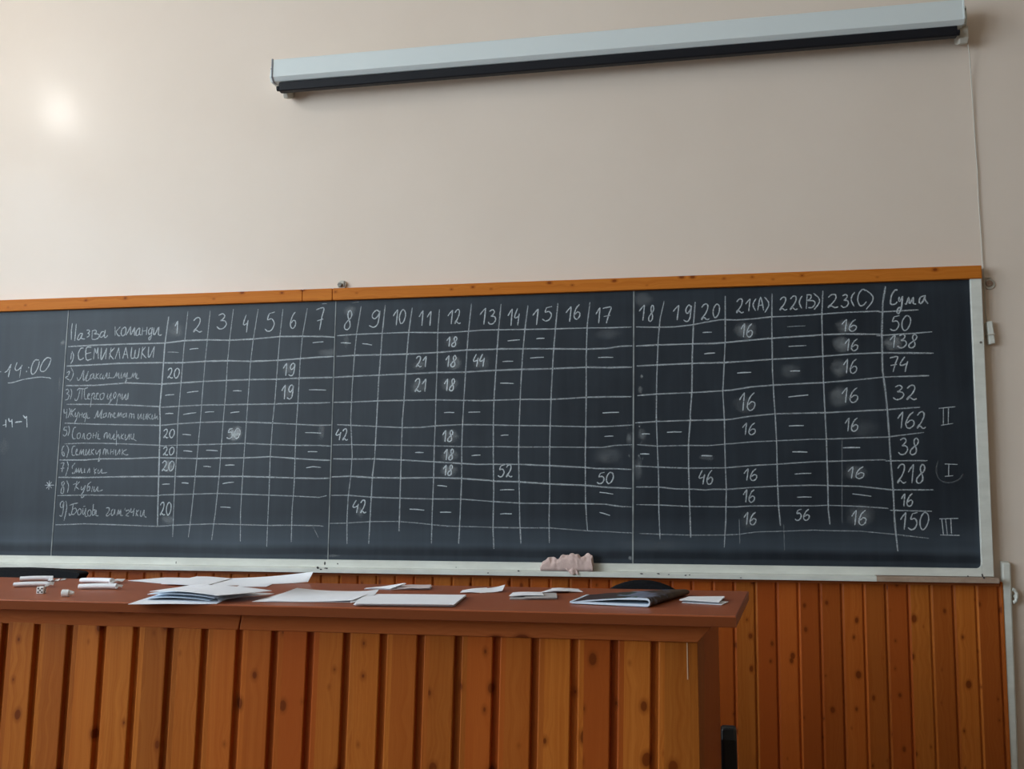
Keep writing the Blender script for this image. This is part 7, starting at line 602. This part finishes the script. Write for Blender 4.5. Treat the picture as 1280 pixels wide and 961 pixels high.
# ------------------------------------------------------------------ pink rag on the ledge
def rag():
    b = bmesh.new(); nx, ny = 96, 44; rows = []
    xa, xb = -0.537, -0.330
    prof = [(0.0, 0.012), (0.05, 0.034), (0.15, 0.041), (0.25, 0.043), (0.32, 0.039), (0.40, 0.052), (0.55, 0.060), (0.70, 0.055), (0.78, 0.047), (0.84, 0.055), (0.92, 0.061), (0.97, 0.054), (1.0, 0.02)]
    def height(u):
        for (u0, h0), (u1, h1) in zip(prof, prof[1:]):
            if u <= u1:
                q = (u - u0) / (u1 - u0); q = q * q * (3 - 2 * q); return h0 * (1 - q) + h1 * q
        return prof[-1][1]
    for j in range(ny + 1):
        v = j / ny; row = []
        a = math.pi * v
        for i in range(nx + 1):
            u = i / nx; sa = math.sin(a)
            wob = noise.noise(Vector((u * 4.0, v * 3.0, 7.7))) * 0.35
            fold = 0.0075 * (1 - 2.2 * abs(noise.noise(Vector((u * 6.5 + wob, v * 2.2 + wob * 2, 1.3))))) + 0.0035 * (1 - 2.0 * abs(noise.noise(Vector((u * 15 - v * 5.0, v * 5 + u * 4, 4.3)))))
            x = xa + (xb - xa) * u + 0.010 * noise.noise(Vector((u * 3, v * 4, 9.0))) * sa
            y = -0.0625 + 0.0190 * math.cos(a) + fold * 0.35 * math.cos(a)
            z = LEDGE_Z + 0.0015 + max(0.0, height(u) * sa ** 0.55 + fold * sa)
            row.append(b.verts.new((x, min(max(y, -0.0825), -0.0435), z)))
        rows.append(row)
    for j in range(ny):
        for i in range(nx): b.faces.new((rows[j][i], rows[j][i + 1], rows[j + 1][i + 1], rows[j + 1][i]))
    for e in (0, nx): b.faces.new([rows[j][e] for j in range(ny + 1)])
    b.faces.new([rows[0][i] for i in range(nx + 1)] + [rows[ny][i] for i in range(nx, -1, -1)])
    t = thing('cleaning_rag', 'crumpled pink cloth rag lying on the white chalk ledge', 'rag', (-0.43, -0.06, LEDGE_Z))
    obj('cloth', b, m_rag, t, smooth=True)
    b = bmesh.new(); tail = []
    for j in range(13):
        s = j / 12; row = []
        for i in range(11):
            q = i / 10 - 0.5; w = 0.046 * (1 - 0.3 * s)
            x = -0.418 + 0.016 * s + w * q; y = -0.074 - 0.0135 * min(1.0, s * 2.2) - 0.003 * math.sin(9 * q + 3 * s); z = LEDGE_Z + 0.014 - 0.030 * max(0.0, s - 0.15) + 0.002 * math.sin(8 * q)
            row.append(b.verts.new((x, y, z)))
        tail.append(row)
    for j in range(12):
        for i in range(10): b.faces.new((tail[j][i], tail[j][i + 1], tail[j + 1][i + 1], tail[j + 1][i]))
    o = obj('hanging_corner', b, m_rag, t, smooth=True); sm = o.modifiers.new('cloth_thickness', 'SOLIDIFY'); sm.thickness = 0.003
rag()

# ------------------------------------------------------------------ office chairs behind the desk
def chair(x, y, top, label, wide):
    t = thing('office_chair', label, 'chair', (x, y, 0), 'office chairs behind the lecture desk')
    hw = 0.200 if not wide else 0.235
    pts = []
    if not wide:
        for k in range(25):
            a = math.pi * k / 24; pts.append((hw * math.cos(a) , top - 0.21 + 0.21 * math.sin(a)))
        pts += [(-0.185, top - 0.36), (-0.14, top - 0.42), (0.14, top - 0.42), (0.185, top - 0.36)]
    else:
        for q, dz in ((0.236, 0.0135), (0.232, 0.009), (0.222, 0.006), (0.17, 0.003), (0.09, 0.001), (0.0, 0.0), (-0.09, 0.001), (-0.17, 0.003), (-0.222, 0.006), (-0.232, 0.009), (-0.236, 0.0135)): pts.append((q, top - dz))
        pts += [(-0.222, top - 0.03), (-0.19, top - 0.05), (-0.18, top - 0.30), (-0.14, top - 0.40), (0.14, top - 0.40), (0.18, top - 0.30), (0.19, top - 0.05), (0.222, top - 0.03)]
    b = bmesh.new(); th = 0.05 if not wide else 0.05
    def bend(p, e): return (x + p[0], y + (th / 2 if e else -th / 2) - 0.10 * (p[0] / 0.225) ** 2 * 0.35, p[1])
    extrude_profile(b, pts, bend); obj('backrest', b, m_chair, t, bevel=0.012 if not wide else 0.004, seg=4)
    b = bmesh.new(); ring = [(x + 0.24 * math.copysign(abs(math.cos(a)) ** 0.6, math.cos(a)), y - 0.27 + 0.23 * math.copysign(abs(math.sin(a)) ** 0.6, math.sin(a))) for a in [2 * math.pi * k / 32 for k in range(32)]]
    extrude_profile(b, ring, lambda p, e: (p[0], p[1], 0.41 if e == 0 else 0.48)); obj('seat', b, m_chair, t, bevel=0.02, seg=3)
    b = bmesh.new(); tube(b, [(x, y + 0.045, top - 0.30), (x, y + 0.05, 0.45), (x, y - 0.02, 0.395), (x, y - 0.25, 0.395)], 0.018); obj('back_support', b, m_plastic, t)
    for s in (-1, 1):
        b = bmesh.new(); ax = x + s * ARM_X
        prof = [(-0.38, 0.395), (-0.375, ARM_Z - 0.03), (-0.365, ARM_Z - 0.006), (-0.35, ARM_Z), (-0.20, ARM_Z - 0.045), (-0.12, ARM_Z - 0.07), (-0.12, ARM_Z - 0.085), (-0.31, ARM_Z - 0.075), (-0.325, ARM_Z - 0.10), (-0.31, 0.395)]
        extrude_profile(b, prof, lambda p, e: (ax + (-0.019 if e == 0 else 0.019), y + p[0] , p[1])); obj('armrest', b, m_plastic, t, bevel=0.016, seg=5)
        b = bmesh.new(); box(b, min(ax, x + s * 0.15), max(ax, x + s * 0.15), y - 0.385, y - 0.31, 0.392, 0.408); obj('arm_bracket', b, m_plastic, t)
    b = bmesh.new(); tube(b, [(x, y - 0.27, 0.09), (x, y - 0.27, 0.41)], 0.026, 14); obj('gas_column', b, m_plastic, t)
    for k in range(5):
        a = 2 * math.pi * k / 5 + 0.3; d = Vector((math.cos(a), math.sin(a), 0)); c0 = Vector((x, y - 0.27, 0))
        b = bmesh.new(); tube(b, [c0 + Vector((0, 0, 0.10)), c0 + d * 0.27 + Vector((0, 0, 0.065))], [0.024, 0.014], 10); leg = obj('base_leg', b, m_plastic, t)
        b = bmesh.new(); w = d.cross(Vector((0, 0, 1))); p = c0 + d * 0.27 + Vector((0, 0, 0.027)); tube(b, [p - w * 0.02, p + w * 0.02], 0.027, 14)
        cs = obj('caster', b, m_plastic, t)
ARM_X, ARM_Z = 0.219, 0.588
chair(-0.103, -1.03, 0.909, 'black office chair behind the desk with only its rounded back and one armrest showing', False)
chair(-2.085, -1.05, 0.918, 'black office chair behind the desk end with the die, broad flat-topped back', True)
